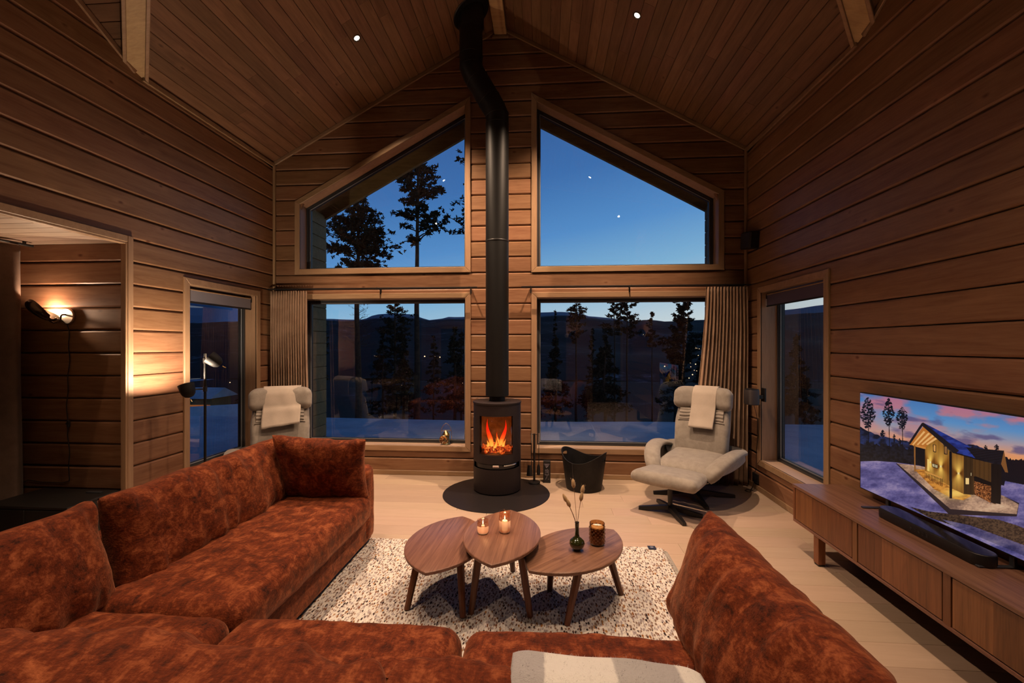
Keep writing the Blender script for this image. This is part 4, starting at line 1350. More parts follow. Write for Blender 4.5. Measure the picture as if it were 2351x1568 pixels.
# green vase with dried bunny-tail grass
t = empty('vase', (.196, 2.672, .3525), label='small dark green long-necked vase holding dried grasses', cat='vase')
m = MB(); m.lathe([(0, .001), (.020, .001), (.023, .004), (.026, .010), (.041, .024), (.047, .042), (.043, .058), (.028, .072), (.016, .082), (.0125, .096), (.0115, .14), (.012, .165), (.0135, .170), (.011, .170), (.009, .15), (.009, .10), (0, .09)], 32)
m.build('body', plain('green_glass_vase', (.020, .024, .004), .06, coat=1), t, smooth=1)
gp = empty('dried_grass', (.196, 2.672, .3525 + .10), label='dried bunny-tail grass stems with fluffy heads in the green vase', cat='plant')
M_STEM = plain('grass_stem', (.16, .075, .025), .7); M_TAIL = plain('grass_tail', (.52, .34, .17), .9, sheen=.5)
rr = random.Random(2)
for i, (dx, dy, hh) in enumerate(((-.066, .0, .232), (-.020, .01, .318), (.032, .0, .285), (.024, -.008, .245), (-.048, -.004, .206))):
    p1 = Vector((dx, dy, hh - .03))
    pts_ = [Vector((0, 0, -.07)), Vector((dx * .08, dy * .1, .06)), Vector((dx * .45, dy * .5, hh * .55)), p1]
    s_ = MB(); s_.tube(pts_, .0013, 5); s_.build('stem', M_STEM, gp, smooth=1)
    d = (pts_[3] - pts_[2]).normalized()
    zz = d; xx = d.cross(Vector((0, 1, 0))).normalized(); yy_ = zz.cross(xx)
    Mt = frame(p1, xx, yy_, zz)
    q = MB(); q.lathe([(0, -.018), (.007, -.010), (.0115, .0), (.0125, .012), (.010, .026), (.005, .038), (0, .044)], 12)
    q.v = [tuple(Vector(v) * (1 + .12 * noise.noise(Vector(v) * 300))) for v in q.v]
    hd = MB(); hd.add(q.v, q.f, Mt)
    for _ in range(46):
        a = rr.uniform(0, 6.28); z = rr.uniform(-.014, .04)
        r0 = .011; c = Vector((r0 * math.cos(a), r0 * math.sin(a), z)); e2 = c + Vector((math.cos(a) * .007, math.sin(a) * .007, .010))
        w_ = Vector((-math.sin(a), math.cos(a), 0)) * .0005
        hd.add([c - w_, c + w_, e2], [(0, 1, 2)], Mt)
    hd.build('flower_head', M_TAIL, gp, smooth=1)

# ------------------------------------------------------------------ stove, flue, hearth plate
hp = MB(); hp.lathe([(0, .0), (.572, .0), (.575, .002), (.573, .005), (0, .005)], 96)
hp.build('hearth_plate', M_HEARTH, None, T(-.52, 4.68, .0005), smooth=SM, label='round black steel floor plate under the stove', cat='hearth plate')
SX, SY, SR = -.527, 4.825, .262
stv = empty('wood_stove', (SX, SY, .006), label='cylindrical dark wood stove with a burning fire behind curved glass', cat='stove')
FR = -math.pi / 2 + .052    # the door faces slightly right of the room axis
def arc(mb, r, z0, z1, a0, a1, n=24, th=.006):
    vs = []; fs = []
    for k in range(n + 1):
        t = FR + a0 + (a1 - a0) * k / n
        for rr_, z in ((r, z0), (r, z1), (r - th, z1), (r - th, z0)):
            vs.append((rr_ * math.cos(t), rr_ * math.sin(t), z))
    for k in range(n):
        for j in range(4):
            fs.append((k * 4 + j, k * 4 + (j + 1) % 4, (k + 1) * 4 + (j + 1) % 4, (k + 1) * 4 + j))
    fs += [(0, 1, 2, 3), (n * 4, n * 4 + 3, n * 4 + 2, n * 4 + 1)]
    mb.add(vs, fs)
rad = math.radians
WA = rad(43)                # half angle of the window
DA = rad(70)                # half angle of the door
m = MB()
arc(m, SR, .012, .955, DA + .012, 2 * math.pi - DA - .012, 48)           # shell
m.build('body_shell', M_STOVE, stv, smooth=SM)
m = MB(); arc(m, SR, .012, .270, -DA, DA, 32); m.build('lower_panel', M_STOVE, stv, smooth=SM)
m = MB()
arc(m, SR, .330, .425, -DA, DA, 32); arc(m, SR, .835, .955, -DA, DA, 32)
arc(m, SR, .425, .835, -DA, -WA, 10); arc(m, SR, .425, .835, WA, DA, 10)
dr = m.build('door', M_STOVE, stv, smooth=SM)
m = MB(); arc(m, SR - .020, .272, .330, -DA, DA, 24, .01); m.build('air_slot', M_BLACK, stv, smooth=SM)
m = MB(); arc(m, SR - .004, .285, .325, -rad(50), rad(50), 20, .004)
m.build('air_control', M_BLACK, stv, smooth=SM)
m = MB(); arc(m, SR - .004, .420, .84, -WA - .02, WA + .02, 24, .003); m.build('door_glass', M_STOVEGLASS, dr, smooth=1)
m = MB(); m.lathe([(0, .955), (SR + .004, .955), (SR + .007, .960), (SR + .006, .972), (SR, .975), (0, .975)], 64); m.build('top_plate', M_STOVE, stv, smooth=SM)
m = MB(); m.lathe([(0, .0), (SR - .02, .0), (SR - .02, .012), (0, .012)], 48); m.build('plinth', M_BLACK, stv, smooth=SM)
for sgn in (-1, 1):
    m = MB(); arc(m, SR + .0015, .46, .80, sgn * rad(86) - .085, sgn * rad(86) + .085, 8, .004); m.build('side_glass', plain('side_glass%d' % sgn, (.02, .016, .015), .05, coat=1), stv, smooth=1)
# top slots
for a0 in (FR - .9 - .0, FR + .9, FR + math.pi - .9, FR + math.pi + .9):
    pts_ = [(.155 * math.cos(a0 + t), .155 * math.sin(a0 + t), .9752) for t in np.linspace(-.28, .28, 9)]
    MB().tube(pts_, .0025, 4).build('vent_slot', M_BLACK, stv)
# handle and badge
pts_ = []
for t in np.linspace(.30, .86, 12):
    a = FR + t; rr_ = SR + (.022 if .33 < t < .84 else .004)
    pts_.append((rr_ * math.cos(a), rr_ * math.sin(a), .318 + (t - .3) * .018))
MB().tube(pts_, .0085, 10).build('door_handle', M_CHROME, stv, smooth=1)
m = MB(); m.cbox(-.033, .033, -.006, .0, -.011, .011, .003)
bdg = m.build('badge', plain('badge_silver', (.72, .60, .54), .3, .7), stv, T((SR + .002) * math.cos(FR), (SR + .002) * math.sin(FR), .312) @ Matrix.Rotation(FR + math.pi / 2, 4, 'Z'))
m = MB()
for i, x_ in enumerate((-.021, -.014, -.007, 0, .007, .014, .021)):
    m.box(x_ - .0026, x_ + .0022, -.0068, -.006, -.006, .000 if i else .004)
m.build('badge_lettering', plain('badge_red', (.16, .03, .02), .5), bdg)
# fire box
M_FIREBRICK = stone_noise('fire_brick', (.12, .075, .035), (.26, .17, .08), 8, .9)
m = MB()
vs = []
for k in range(25):
    t = FR + rad(52) + (2 * math.pi - rad(104)) * k / 24
    vs += [(.205 * math.cos(t), .205 * math.sin(t), .40), (.205 * math.cos(t), .205 * math.sin(t), .87)]
m.add(vs, [(2 * k, 2 * k + 2, 2 * k + 3, 2 * k + 1) for k in range(24)])
m.build('firebox_lining', M_FIREBRICK, stv, smooth=1)
m = MB(); m.lathe([(0, .400), (.235, .400), (.235, .425), (0, .425)], 32); m.lathe([(0, .87), (.23, .87), (.23, .86), (0, .86)], 32); m.build('firebox_floor', M_FIREBRICK, stv)
def ember_mat():
    m = N('glowing_embers')
    v, oc = m.objvec()
    n1 = m.noise(v, 26, 4, .65, .5)
    c = m.ramp(n1, [(.36, (.02, .004, .001)), (.46, (.75, .045, .006)), (.58, (1, .20, .03)), (.70, (1, .45, .12))])
    s_ = m.ramp(n1, [(.36, (.05,) * 3), (.48, (.8,) * 3), (.68, (1.6,) * 3)])
    m.pbr((.05, .03, .02), .9, emit=c, estr=s_)
    return m.m
M_EMBER = ember_mat()
rr = random.Random(4)
for i in range(11):
    a = rr.uniform(0, 180); L = rr.uniform(.10, .20)
    c = Vector((rr.uniform(-.10, .10), rr.uniform(-.14, .02), .450 + rr.uniform(0, .035)))
    m = MB(); d = Vector((math.cos(rad(a)), math.sin(rad(a)), rr.uniform(-.25, .3))).normalized()
    pts_ = [c + d * L * (k / 6 - .5) + Vector((rr.gauss(0, .004), rr.gauss(0, .004), rr.gauss(0, .004))) for k in range(7)]
    pts_ = [Vector((max(-.19, min(.19, p.x)), max(-.2, min(.15, p.y)), p.z)) for p in pts_]
    m.tube(pts_, [rr.uniform(.018, .034) for _ in pts_], 9)
    m.build('ember_log', M_EMBER, stv, smooth=1)
def flame_mat():
    m = N('fire_flame')
    tc_ = m.n('ShaderNodeTexCoord'); sp = m.n('ShaderNodeSeparateXYZ'); m.set(sp.inputs[0], tc_.outputs['Object'])
    lw = m.n('ShaderNodeLayerWeight'); lw.inputs[0].default_value = .5
    core = m.math('SUBTRACT', 1.0, lw.outputs['Facing'])
    f = m.math('MULTIPLY_ADD', core, -.28, m.math('MULTIPLY_ADD', m.noise(tc_.outputs['Object'], 14, 3), .25, m.math('MULTIPLY', sp.outputs[2], 3.9)))
    c = m.ramp(f, [(.02, (1, .50, .10)), (.16, (1, .42, .06)), (.34, (1, .12, .012)), (.62, (.95, .02, .004)), (1, (.7, .012, .002))])
    em = m.n('ShaderNodeEmission'); m.set(em.inputs[0], c); em.inputs[1].default_value = 1.75
    tr = m.n('ShaderNodeBsdfTransparent')
    mx = m.n('ShaderNodeMixShader')
    m.set(mx.inputs[0], m.ramp(core, [(.05, (0,) * 3), (.45, (.75,) * 3), (.9, (.95,) * 3)]))
    m.t.links.new(tr.outputs[0], mx.inputs[1]); m.t.links.new(em.outputs[0], mx.inputs[2])
    m.t.links.new(mx.outputs[0], m.out.inputs[0]); return m.m
M_FIRE = flame_mat()
def flame(x, y, h, w, lean, seed, curl=.03):
    rr = random.Random(seed)
    m = MB(); pts_ = []; rs = []
    for k in range(15):
        t = k / 14
        pts_.append(Vector((lean * t + curl * math.sin(t * 5 + seed), .010 * math.sin(t * 4 + seed), h * t)))
        rs.append(max(.0015, w * (math.sin(math.pi * min(1, t * .92 + .10)) ** .8) * (1 - .62 * t)))
    m.tube(pts_, rs, 14)
    m.v = [(a, b * .6, c) for a, b, c in m.v]
    m.build('flame', M_FIRE, stv, T(x, y, .455), smooth=1)
flame(-.060, -.10, .33, .034, -.030, 1, .016)
flame(.062, -.10, .32, .032, .030, 4, .020)
flame(.020, -.04, .18, .018, -.01, 7, .012)
flame(-.015, -.14, .13, .018, .02, 5, .01)
flame(.085, -.12, .12, .02, .01, 9, .01)
flame(-.10, -.10, .10, .022, .01, 12, .01)
point((0, -.06, .60), P_FIRE, .06, (1, .30, .07), 'fire_light', stv)

# flue pipe: collar, straight, two mitred bends, straight up through the left slope
PR = .128
PX0, PX1 = SX, -.822
fl_ = empty('flue_pipe', (0, 0, 0), label='black stove pipe with an offset bend rising to the ceiling', cat='stove pipe')
MB().lathe([(.088, 0), (.088, .075)], 32, c=(0, 0)).build('pipe_collar', M_PIPE, fl_, T(PX0, SY, .975 + .004), smooth=SM)
def seg(z0, z1, x, nm='pipe_section'):
    MB().lathe([(PR - .01, z0), (PR, z0 + .004), (PR, z1)], 40).build(nm, M_PIPE, fl_, T(x, SY, 0), smooth=SM)
seg(1.035, 2.74, PX0)
seg(2.74, 4.06, PX0)
MB().lathe([(PR, 2.735), (PR + .003, 2.74), (PR + .003, 2.752), (PR, 2.757)], 40).build('joint_band', M_PIPE, fl_, T(PX0, SY, 0), smooth=SM)
bend = MB()
PTS = [(PX0, 4.05), (PX0, 4.15), (PX0 - .035, 4.235), (PX0 - .09, 4.33), (PX1 + .07, 4.56), (PX1 + .03, 4.63), (PX1, 4.71), (PX1, 4.83)]
rings = []
for i, (x, z) in enumerate(PTS):
    a = Vector(PTS[min(i + 1, len(PTS) - 1)]) - Vector(PTS[max(i - 1, 0)]); a.normalize()
    rings.append([(x + a.y * PR * math.cos(2 * math.pi * k / 40), SY + PR * math.sin(2 * math.pi * k / 40), z - a.x * PR * math.cos(2 * math.pi * k / 40)) for k in range(40)])
vs = [p for r_ in rings for p in r_]
bend.add(vs, [(i * 40 + k, i * 40 + (k + 1) % 40, (i + 1) * 40 + (k + 1) % 40, (i + 1) * 40 + k) for i in range(len(rings) - 1) for k in range(40)])
bend.build('offset_bend', M_PIPE, fl_, smooth=math.radians(12))
for i in (0, 1, 3, 4, 6, 7):
    x, z = PTS[i]; a = Vector(PTS[min(i + 1, 7)]) - Vector(PTS[max(i - 1, 0)]); a.normalize()
    P_ = [(x + a.y * (PR + .001) * math.cos(t), SY + (PR + .001) * math.sin(t), z - a.x * (PR + .001) * math.cos(t)) for t in np.linspace(0, 2 * math.pi, 41)]
    MB().tube(P_, .0032, 5, cap=False).build('joint_band', M_PIPE, fl_, smooth=1)
seg(4.82, 5.40, PX1)
# sloped ceiling collar on the left slope
zc = RIDGE - SL * abs(PX1 - XC)
exr = Vector((1, 0, SL)).normalized()
Mc = frame((PX1, SY, zc), exr, (0, 1, 0), Vector((-SL, 0, 1)).normalized())
m = MB(); m.lathe([(.0, -.010), (.215, -.010), (.222, -.004), (.222, .004), (0, .004)], 56); m.build('ceiling_collar', M_PIPE, fl_, Mc, smooth=SM)
m = MB(); m.lathe([(PR + .001, zc - .20), (PR + .016, zc - .16), (PR + .016, zc + .06)], 40); m.build('rain_collar', M_PIPE, fl_, T(PX1, SY, 0), smooth=SM)

# ------------------------------------------------------------------ fireside things
t = empty('fire_tools', (-.120, 5.045, .0005), label='black fire tool stand with shovel and brush beside the stove', cat='fire tools')
MB().lathe([(0, .006), (.066, .006), (.070, .012), (.066, .022), (.020, .026), (0, .026)], 32).build('base', M_BLACK, t, smooth=SM)
MB().tube([(0, 0, .02), (0, 0, .575)], .0125, 16).build('pole', M_BLACK, t, smooth=SM)
MB().tube([(-.045, 0, .565), (.055, 0, .565)], .004, 6).build('cross_bar', M_BLACK, t, smooth=SM)
for sx_, nm in ((-.032, 'shovel'), (.052, 'brush')):
    h_ = MB().tube([(sx_, -.018, .47), (sx_, -.018, .585)], .0075, 10).build('handle', M_CHROME, t, smooth=SM)
    MB().tube([(sx_, -.018, .20), (sx_, -.018, .48)], .004, 8).build('rod', M_BLACK, t, smooth=SM)
m = MB(); m.grid(lambda u, v: (-.032 - .02 + (u - .5) * (.045 + .03 * v), -.022 - .012 * math.sin(math.pi * u), .215 - .125 * v), 8, 6); m.build('shovel_blade', M_BLACK, t, smooth=1)
MB().lathe([(0, .10), (.018, .105), (.020, .15), (.015, .205), (.006, .225), (0, .226)], 14).build('brush_head', M_BLACKPL, t, T(.040 + .010, -.02, .0), smooth=SM)

t = empty('match_box', (.025, 5.10, .0005), label='tall narrow black matchbox with white brush marks against the log wall', cat='box')
MB().cbox(-.042, .042, -.034, .034, 0, .252, .002).build('carton', M_BLACKPL, t)
M_PRINT = plain('white_print', (.50, .44, .52), .6)
def stroke(pts_, r_=.0011): return MB().tube([(x, -.0348, z) for x, z in pts_], r_, 4)
pr = MB()
def circ(x, z, a, b, n=14): return [(x + a * math.cos(2 * math.pi * k / n), z + b * math.sin(2 * math.pi * k / n)) for k in range(n + 1)]
for q in (circ(-.010, .203, .009, .010), circ(.010, .204, .008, .010), [(-.004, .186), (.002, .195)], [(.012, .197), (.006, .185), (-.002, .180)], circ(-.006, .180, .003, .003),
          [(-.018, .150), (.018, .150), (.018, .102), (.024, .094), (-.022, .094), (-.018, .102), (-.018, .150)], circ(.001, .127, .009, .012), [(.008, .150), (.006, .162)],
          [(.004, .086), (-.002, .066), (-.014, .044), (-.020, .042)], circ(.020, .044, .002, .002)):
    pr.tube([(x, -.0348, z) for x, z in q], .0012, 4)
pr.box(-.034, .034, -.0348, -.034, .214, .2155); pr.box(-.030, .030, -.0348, -.034, .222, .2228)
pr.build('printed_marks', M_PRINT, t)

# log basket
BX, BY = .437, 4.925
bk = empty('log_basket', (BX, BY, .001), math.radians(-30), 'black leather log basket with two cut-out handles by the window', 'basket', None)
def bh(a): return .315 + .110 * abs(math.cos(a)) ** 2.2
na, nv_ = 180, 54
def bp(i, j, off=0):
    a = 2 * math.pi * i / na; H_ = bh(a); z = H_ * j / nv_
    r_ = (.190 + .048 * (z / .4) ** .9) + off
    return (r_ * math.cos(a) * (1.02 + .04 * z / .4), r_ * math.sin(a) * (1 - .03 * z / .4), z)
m = MB(); vs = []; fs = []
for off in (0, -.006):
    for j in range(nv_ + 1):
        for i in range(na): vs.append(bp(i, j, off))
def hid(i, j):
    a = 2 * math.pi * (i + .5) / na; s_ = math.sin(a); z = bh(a) * (j + .5) / nv_
    return (abs(s_) / .24) ** 4 + (abs(z - .355) / .021) ** 4 < 1
Nn = na * (nv_ + 1)
for j in range(nv_):
    for i in range(na):
        if hid(i, j): continue
        i2 = (i + 1) % na
        fs.append((j * na + i, j * na + i2, (j + 1) * na + i2, (j + 1) * na + i)); fs.append((Nn + j * na + i, Nn + (j + 1) * na + i, Nn + (j + 1) * na + i2, Nn + j * na + i2))
for i in range(na):
    i2 = (i + 1) % na
    fs.append((nv_ * na + i, nv_ * na + i2, Nn + nv_ * na + i2, Nn + nv_ * na + i))
m.add(vs, fs); m.build('basket_wall', M_LEATHER, bk, smooth=SM)
MB().lathe([(0, .001), (.185, .001), (.185, .008), (0, .008)], 40).build('bottom', M_LEATHER, bk)
MB().tube([bp(i, nv_, .0) for i in range(na)] + [bp(0, nv_, 0)], .0035, 5, cap=False).build('rim', M_LEATHER, bk, smooth=1)
MB().tube([Vector(bp(131, j, .002)) for j in range(nv_ + 1)], .0016, 4).build('side_seam', plain('seam_grey', (.10, .09, .09), .5), bk, smooth=1)

# brass lantern on the sill
t = empty('lantern', (-1.240, 5.345, .3665), math.radians(8), 'small brass signal lantern with round lens on the window sill', 'lantern')
MB().lathe([(0, 0), (.050, 0), (.053, .006), (.044, .016), (.040, .03), (.040, .105), (.042, .112), (0, .112)], 28).build('tank', plain('verdigris_brass', (.30, .30, .20), .4, .8), t, T(.018, 0, 0), smooth=SM)
MB().lathe([(.044, .112), (.050, .118), (.040, .136), (.026, .158), (.010, .170), (0, .172)], 28).build('domed_cap', M_BRASS, t, T(.018, 0, 0), smooth=SM)
Ml = T(-.012, -.040, .062) @ RZ(-14) @ RX(90)
MB().lathe([(.046, -.022), (.054, -.010), (.056, 0), (.053, .008), (.050, .010)], 32).build('lens_hood', M_BRASS, t, Ml, smooth=SM)
MB().lathe([(.050, .004), (.030, -.006), (.010, -.016), (0, -.018)], 28).build('reflector', plain('warm_reflector', (.95, .60, .30), .12, 1), t, Ml, smooth=1)
MB().lathe([(.051, .007), (.03, .015), (0, .018)], 28).build('lens', thin_glass('lens_glass', (1, .93, .85), 1.4), t, Ml, smooth=1)
pts_ = [(.018 - .063, 0, .05), (.018 - .066, 0, .13), (.018 - .060, 0, .19), (.018 - .035, 0, .235), (.018, 0, .262), (.018 + .035, 0, .235), (.018 + .060, 0, .19), (.018 + .066, 0, .13), (.018 + .063, 0, .05)]
MB().tube(pts_, .0028, 6).build('wire_handle', M_BRASS, t, smooth=1)
MB().tube([(.018 + .062 * math.cos(a), .030 * math.sin(a), .168) for a in np.linspace(0, 2 * math.pi, 25)], .0022, 5, cap=False).build('wire_guard', M_BRASS, t, smooth=1)

# ------------------------------------------------------------------ recliners
def recliner(loc, rz, label):
    r = empty('armchair', (loc[0], loc[1], .0005), math.radians(rz), label, 'armchair', 'pair of greige recliner armchairs')
    def fs_(q):      # seat with rolled nose
        q = Vector(q); f = max(0, (-q.y - .12) / .24)
        q.z -= .050 * f * f * (1 if q.z > 0 else .4); q.x *= 1 - .10 * f * f
        return q
    rbox(.58, .66, .155, .072, .035, crown=.022, amp=.004, freq=8, fn=fs_, seed=2).build('seat', M_CHAIR, r, T(0, -.06, .352) @ RX(4), smooth=1, merge=1e-5)
    def fb(q):
        q = Vector(q); t = q.z / .36
        w = 1.0 - .10 * max(0, t) ** 2 - .05 * max(0, -t)
        q.x *= w; q.y += .35 * q.x * q.x * -1.0 - .020 * math.cos(t * 2.2) * (q.y < 0) + .03 * t * t
        return q
    Mb = T(0, .288, .665) @ RX(-15)
    rbox(.575, .125, .72, .060, .035, crown=0, amp=.004, freq=8, fn=fb, seed=5).build('backrest', M_CHAIR, r, Mb, smooth=1, merge=1e-5)
    # lumbar seam and ruched shoulder panel
    MB().tube([(x, -.083 - .35 * x * x + .0, .085 - .25 * x * x) for x in np.linspace(-.245, .245, 15)], .004, 5).build('seam', M_CHAIR, r, Mb, smooth=1)
    def shp(u, v):
        x = (u - .5) * .46; z = .095 + v * .12
        return (x, -.078 - .35 * x * x - .012 * math.sin(math.pi * v) - .004 * math.sin(v * 22 + 3 * noise.noise(Vector((x * 8, 0, 0)))), z - .25 * x * x * (1 - v))
    MB().grid(shp, 24, 30).build('shoulder_panel', M_CHAIR, r, Mb, smooth=1)
    # headrest with ears that sweep forwards
    def fh(q):
        q = Vector(q); t = abs(q.x) / .30
        q.y -= .085 * t ** 2.2; q.z *= 1 - .16 * t ** 3; q.z -= .035 * t * t * (q.z < 0)
        q.y *= 1
        return q
    rbox(.62, .185, .255, .090, .03, crown=0, amp=.003, freq=8, fn=fh, seed=7).build('headrest', M_CHAIR, r, T(0, .368, 1.000) @ RX(-12), smooth=1, merge=1e-5)
    # arms: broad padded bands sweeping from the back, forwards and down into the seat front
    C_ = [(.385, .38, .430), (.405, .27, .468), (.410, .12, .498), (.402, -.03, .502), (.376, -.17, .478), (.335, -.28, .430), (.290, -.355, .368), (.245, -.385, .315)]
    W_ = [.030, .050, .066, .074, .080, .082, .078, .060]
    H_ = [.020, .028, .034, .038, .044, .052, .058, .050]
    def cat(P, t):
        n = len(P) - 1; t = min(max(t * n, 0), n - 1e-6); i = int(t); f = t - i
        g = lambda j: Vector(P[min(max(j, 0), n)]) if isinstance(P[0], tuple) else P[min(max(j, 0), n)]
        p0, p1, p2, p3 = g(i - 1), g(i), g(i + 1), g(i + 2)
        return .5 * ((2 * p1) + (p2 - p0) * f + (2 * p0 - 5 * p1 + 4 * p2 - p3) * f * f + (3 * p1 - p0 - 3 * p2 + p3) * f ** 3)
    for s_ in (-1, 1):
        m = MB()
        def af(u, v):
            p = cat(C_, v); d = (cat(C_, min(1, v + .02)) - cat(C_, max(0, v - .02))).normalized()
            out = Vector((1, -.25 * v, .12)).normalized(); out = (out - d * out.dot(d)).normalized()
            nn = d.cross(out).normalized()
            if nn.z < 0: nn = -nn
            a = 2 * math.pi * u; cw, sw = math.cos(a), math.sin(a)
            e_ = .8
            q = p + out * cat(W_, v) * (abs(cw) ** e_) * (1 if cw > 0 else -1) + nn * cat(H_, v) * (abs(sw) ** e_) * (1 if sw > 0 else -1)
            return (q.x * s_, q.y, q.z)
        m.grid(af, 20, 40, wrap=True)
        m.f.append(tuple(range(20))); m.f.append(tuple(range(20 * 40, 20 * 41)))
        m.build('armrest', M_CHAIR, r, smooth=1)
        # hull-like side panel below the arm
        B_ = [(.20, .30, .30), (.22, .20, .27), (.23, .08, .245), (.22, -.05, .24), (.20, -.17, .25), (.18, -.26, .265), (.16, -.32, .275), (.15, -.35, .285)]
        def hf(u, v):
            p = cat(C_, v) + Vector((.018, 0, -.012)); b = cat(B_, v)
            q = p * (1 - u) + b * u
            q.x += .085 * math.sin(math.pi * u) * (1 - .55 * v); q.z -= .020 * math.sin(math.pi * u)
            return (q.x * s_, q.y, q.z)
        m = MB(); m.grid(hf, 14, 30); m.build('side_panel', M_CHAIR, r, smooth=1)
    # underside pan and rear shell
    MB().grid(lambda u, v: ((u - .5) * .46 * (1 - .1 * v), .33 - .68 * v, .30 - .055 * math.sin(math.pi * u) ** .5 - .01), 12, 10).build('seat_pan', M_CHAIR, r, smooth=1)
    def rs(u, v):
        a = math.pi * u; x = .44 * math.cos(a) * (1 - .25 * v); 
        return (x, .30 + .13 * math.sin(a) ** .7 - .10 * v, .475 - .20 * v + .03 * math.sin(a))
    MB().grid(rs, 20, 8).build('rear_shell', M_CHAIR, r, smooth=1)
    # pedestal
    MB().lathe([(0, .06), (.026, .06), (.026, .25), (.045, .262), (.09, .27), (0, .272)], 20).build('column', M_BLACK, r, smooth=SM)
    return r
def star(r, ang, ln, rz):
    for a, l in zip(ang, ln):
        m = MB(); n = 8; vs = []
        for k in range(n + 1):
            t = k / n; y = .012 + t * l; w = .030 - .012 * t; z1 = .078 - .048 * t; z0 = max(.002, .045 * (1 - t) ** 1.4 - .0)
            vs += [(y, -w, z0), (y, w, z0), (y, w * .8, z1), (y, -w * .8, z1)]
        fs = [(0, 1, 2, 3), (4 * n, 4 * n + 3, 4 * n + 2, 4 * n + 1)]
        for k in range(n):
            for j in range(4): fs.append((4 * k + j, 4 * k + (j + 1) % 4, 4 * k + 4 + (j + 1) % 4, 4 * k + 4 + j))
        m.add(vs, fs); m.build('base_leg', M_BLACK, r, RZ(a - rz))
CH_TH = -37
ch = recliner((1.575, 4.745), CH_TH, 'greige recliner beside the right curtain, with footstool before it')
star(ch, (-3, -90, 175, 88), (.40, .38, .40, .38), CH_TH)
c2 = copy_tree(ch)
c2.location = (-2.76, 4.33, .0005); c2.rotation_euler = (0, 0, math.radians(27))
c2['label'] = 'greige recliner by the left curtain, half hidden behind the sofa'
# footstool
ot = empty('footstool', (1.19, 4.245, .0005), math.radians(CH_TH), 'greige padded footstool on a black star base before the recliner', 'footstool')
def fo(q):
    q = Vector(q); q.y *= 1 + .0 * q.x; t = q.y / .22
    q.x *= 1 - .06 * t; q.z -= .10 * q.x * q.x * (q.z < 0) * -1 + .06 * q.x * q.x
    return q
rbox(.60, .43, .115, .052, .035, crown=.016, amp=.004, freq=8, fn=fo, seed=9).build('cushion', M_CHAIR, ot, T(0, 0, .335) @ RX(-3), smooth=1, merge=1e-5)
MB().tube([(x, .035 + .0 * x, .398 - .06 * x * x) for x in np.linspace(-.19, .19, 12)], .0035, 5).build('seam', M_CHAIR, ot, smooth=1)
MB().lathe([(0, .06), (.022, .06), (.022, .26), (.07, .272), (.075, .28), (0, .282)], 18).build('column', M_BLACK, ot, smooth=SM)
star(ot, (163, 97, -20, -82), (.275, .29, .275, .29), CH_TH)

# towels hung over the headrests
def towel(M, w, prof, sk, label, seed, dx):
    def f(u, v):
        t = v * (len(prof) - 1); i = min(len(prof) - 2, int(t)); g = t - i
        y = prof[i][0] + (prof[i + 1][0] - prof[i][0]) * g; z = prof[i][1] + (prof[i + 1][1] - prof[i][1]) * g
        x = (u - .5) * w + dx
        hang = max(0, 1 - v * 2.6)
        y += .010 * noise.noise(Vector((x * 9, z * 5, seed))) - .02 * (u - .5) ** 2
        z += sk * (u - .5) * hang + .006 * noise.noise(Vector((x * 7, seed, 0))) * hang
        return (x + .012 * hang * noise.noise(Vector((z * 6, seed, 2))), y, z)
    th = sheet(f, 26, 44, .009)
    return th.build('throw', M_THROW, None, M, smooth=1, label=label, cat='throw', group='throws over the recliner headrests')
PRF = [(.175, .700), (.215, .79), (.250, .86), (.276, .93), (.292, 1.0), (.312, 1.068), (.350, 1.118), (.405, 1.140), (.46, 1.128), (.502, 1.09), (.518, 1.02), (.520, .93), (.518, .86)]
PRF = [(y - .033 - .002 * 0 + (.012 if z < .8 else 0), z) for y, z in PRF]
Mw = T(1.575, 4.745, 0) @ RZ(CH_TH)
towel(Mw, .255, PRF, .0, 'beige throw hanging over the headrest of the recliner by the right curtain', 3, .02)
PRF2 = [(y, z + (.03 if i < 3 else 0)) for i, (y, z) in enumerate(PRF)]
towel(T(-2.76, 4.33, 0) @ RZ(27), .37, PRF2, .045, 'wide beige throw over the headrest of the recliner behind the sofa', 8, .01)
# ------------------------------------------------------------------ television bench
BX0, BX1, BZ0, BZ1 = 1.945, 2.325, .222, .512
BY0, BY1 = 1.15, 3.575
tb = empty('tv_bench', (BX0, BY0, .0), label='long low walnut media bench on block legs under the television', cat='tv bench')
Mb = T(-BX0, -BY0, 0)
m = MB().cbox(BX0 - .006, BX1, BY0 - .004, BY1 + .004, BZ1 - .022, BZ1, .002, Mb); m.build('top', M_WALNUTY, tb)
m = MB().cbox(BX0, BX1, BY0, BY1, BZ0, BZ0 + .020, .002, Mb); m.build('bottom_panel', M_WALNUTY, tb)
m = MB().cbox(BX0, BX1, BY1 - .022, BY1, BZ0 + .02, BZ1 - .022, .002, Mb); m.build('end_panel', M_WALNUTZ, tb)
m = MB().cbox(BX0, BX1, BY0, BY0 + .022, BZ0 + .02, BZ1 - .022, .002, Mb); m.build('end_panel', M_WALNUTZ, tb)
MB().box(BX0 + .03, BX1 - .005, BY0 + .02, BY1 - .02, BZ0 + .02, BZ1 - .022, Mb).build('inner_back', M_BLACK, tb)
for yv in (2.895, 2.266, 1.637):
    MB().cbox(BX0, BX0 + .05, yv - .021, yv + .021, BZ0 + .02, BZ1 - .022, .0015, Mb).build('divider', M_WALNUTZ, tb)
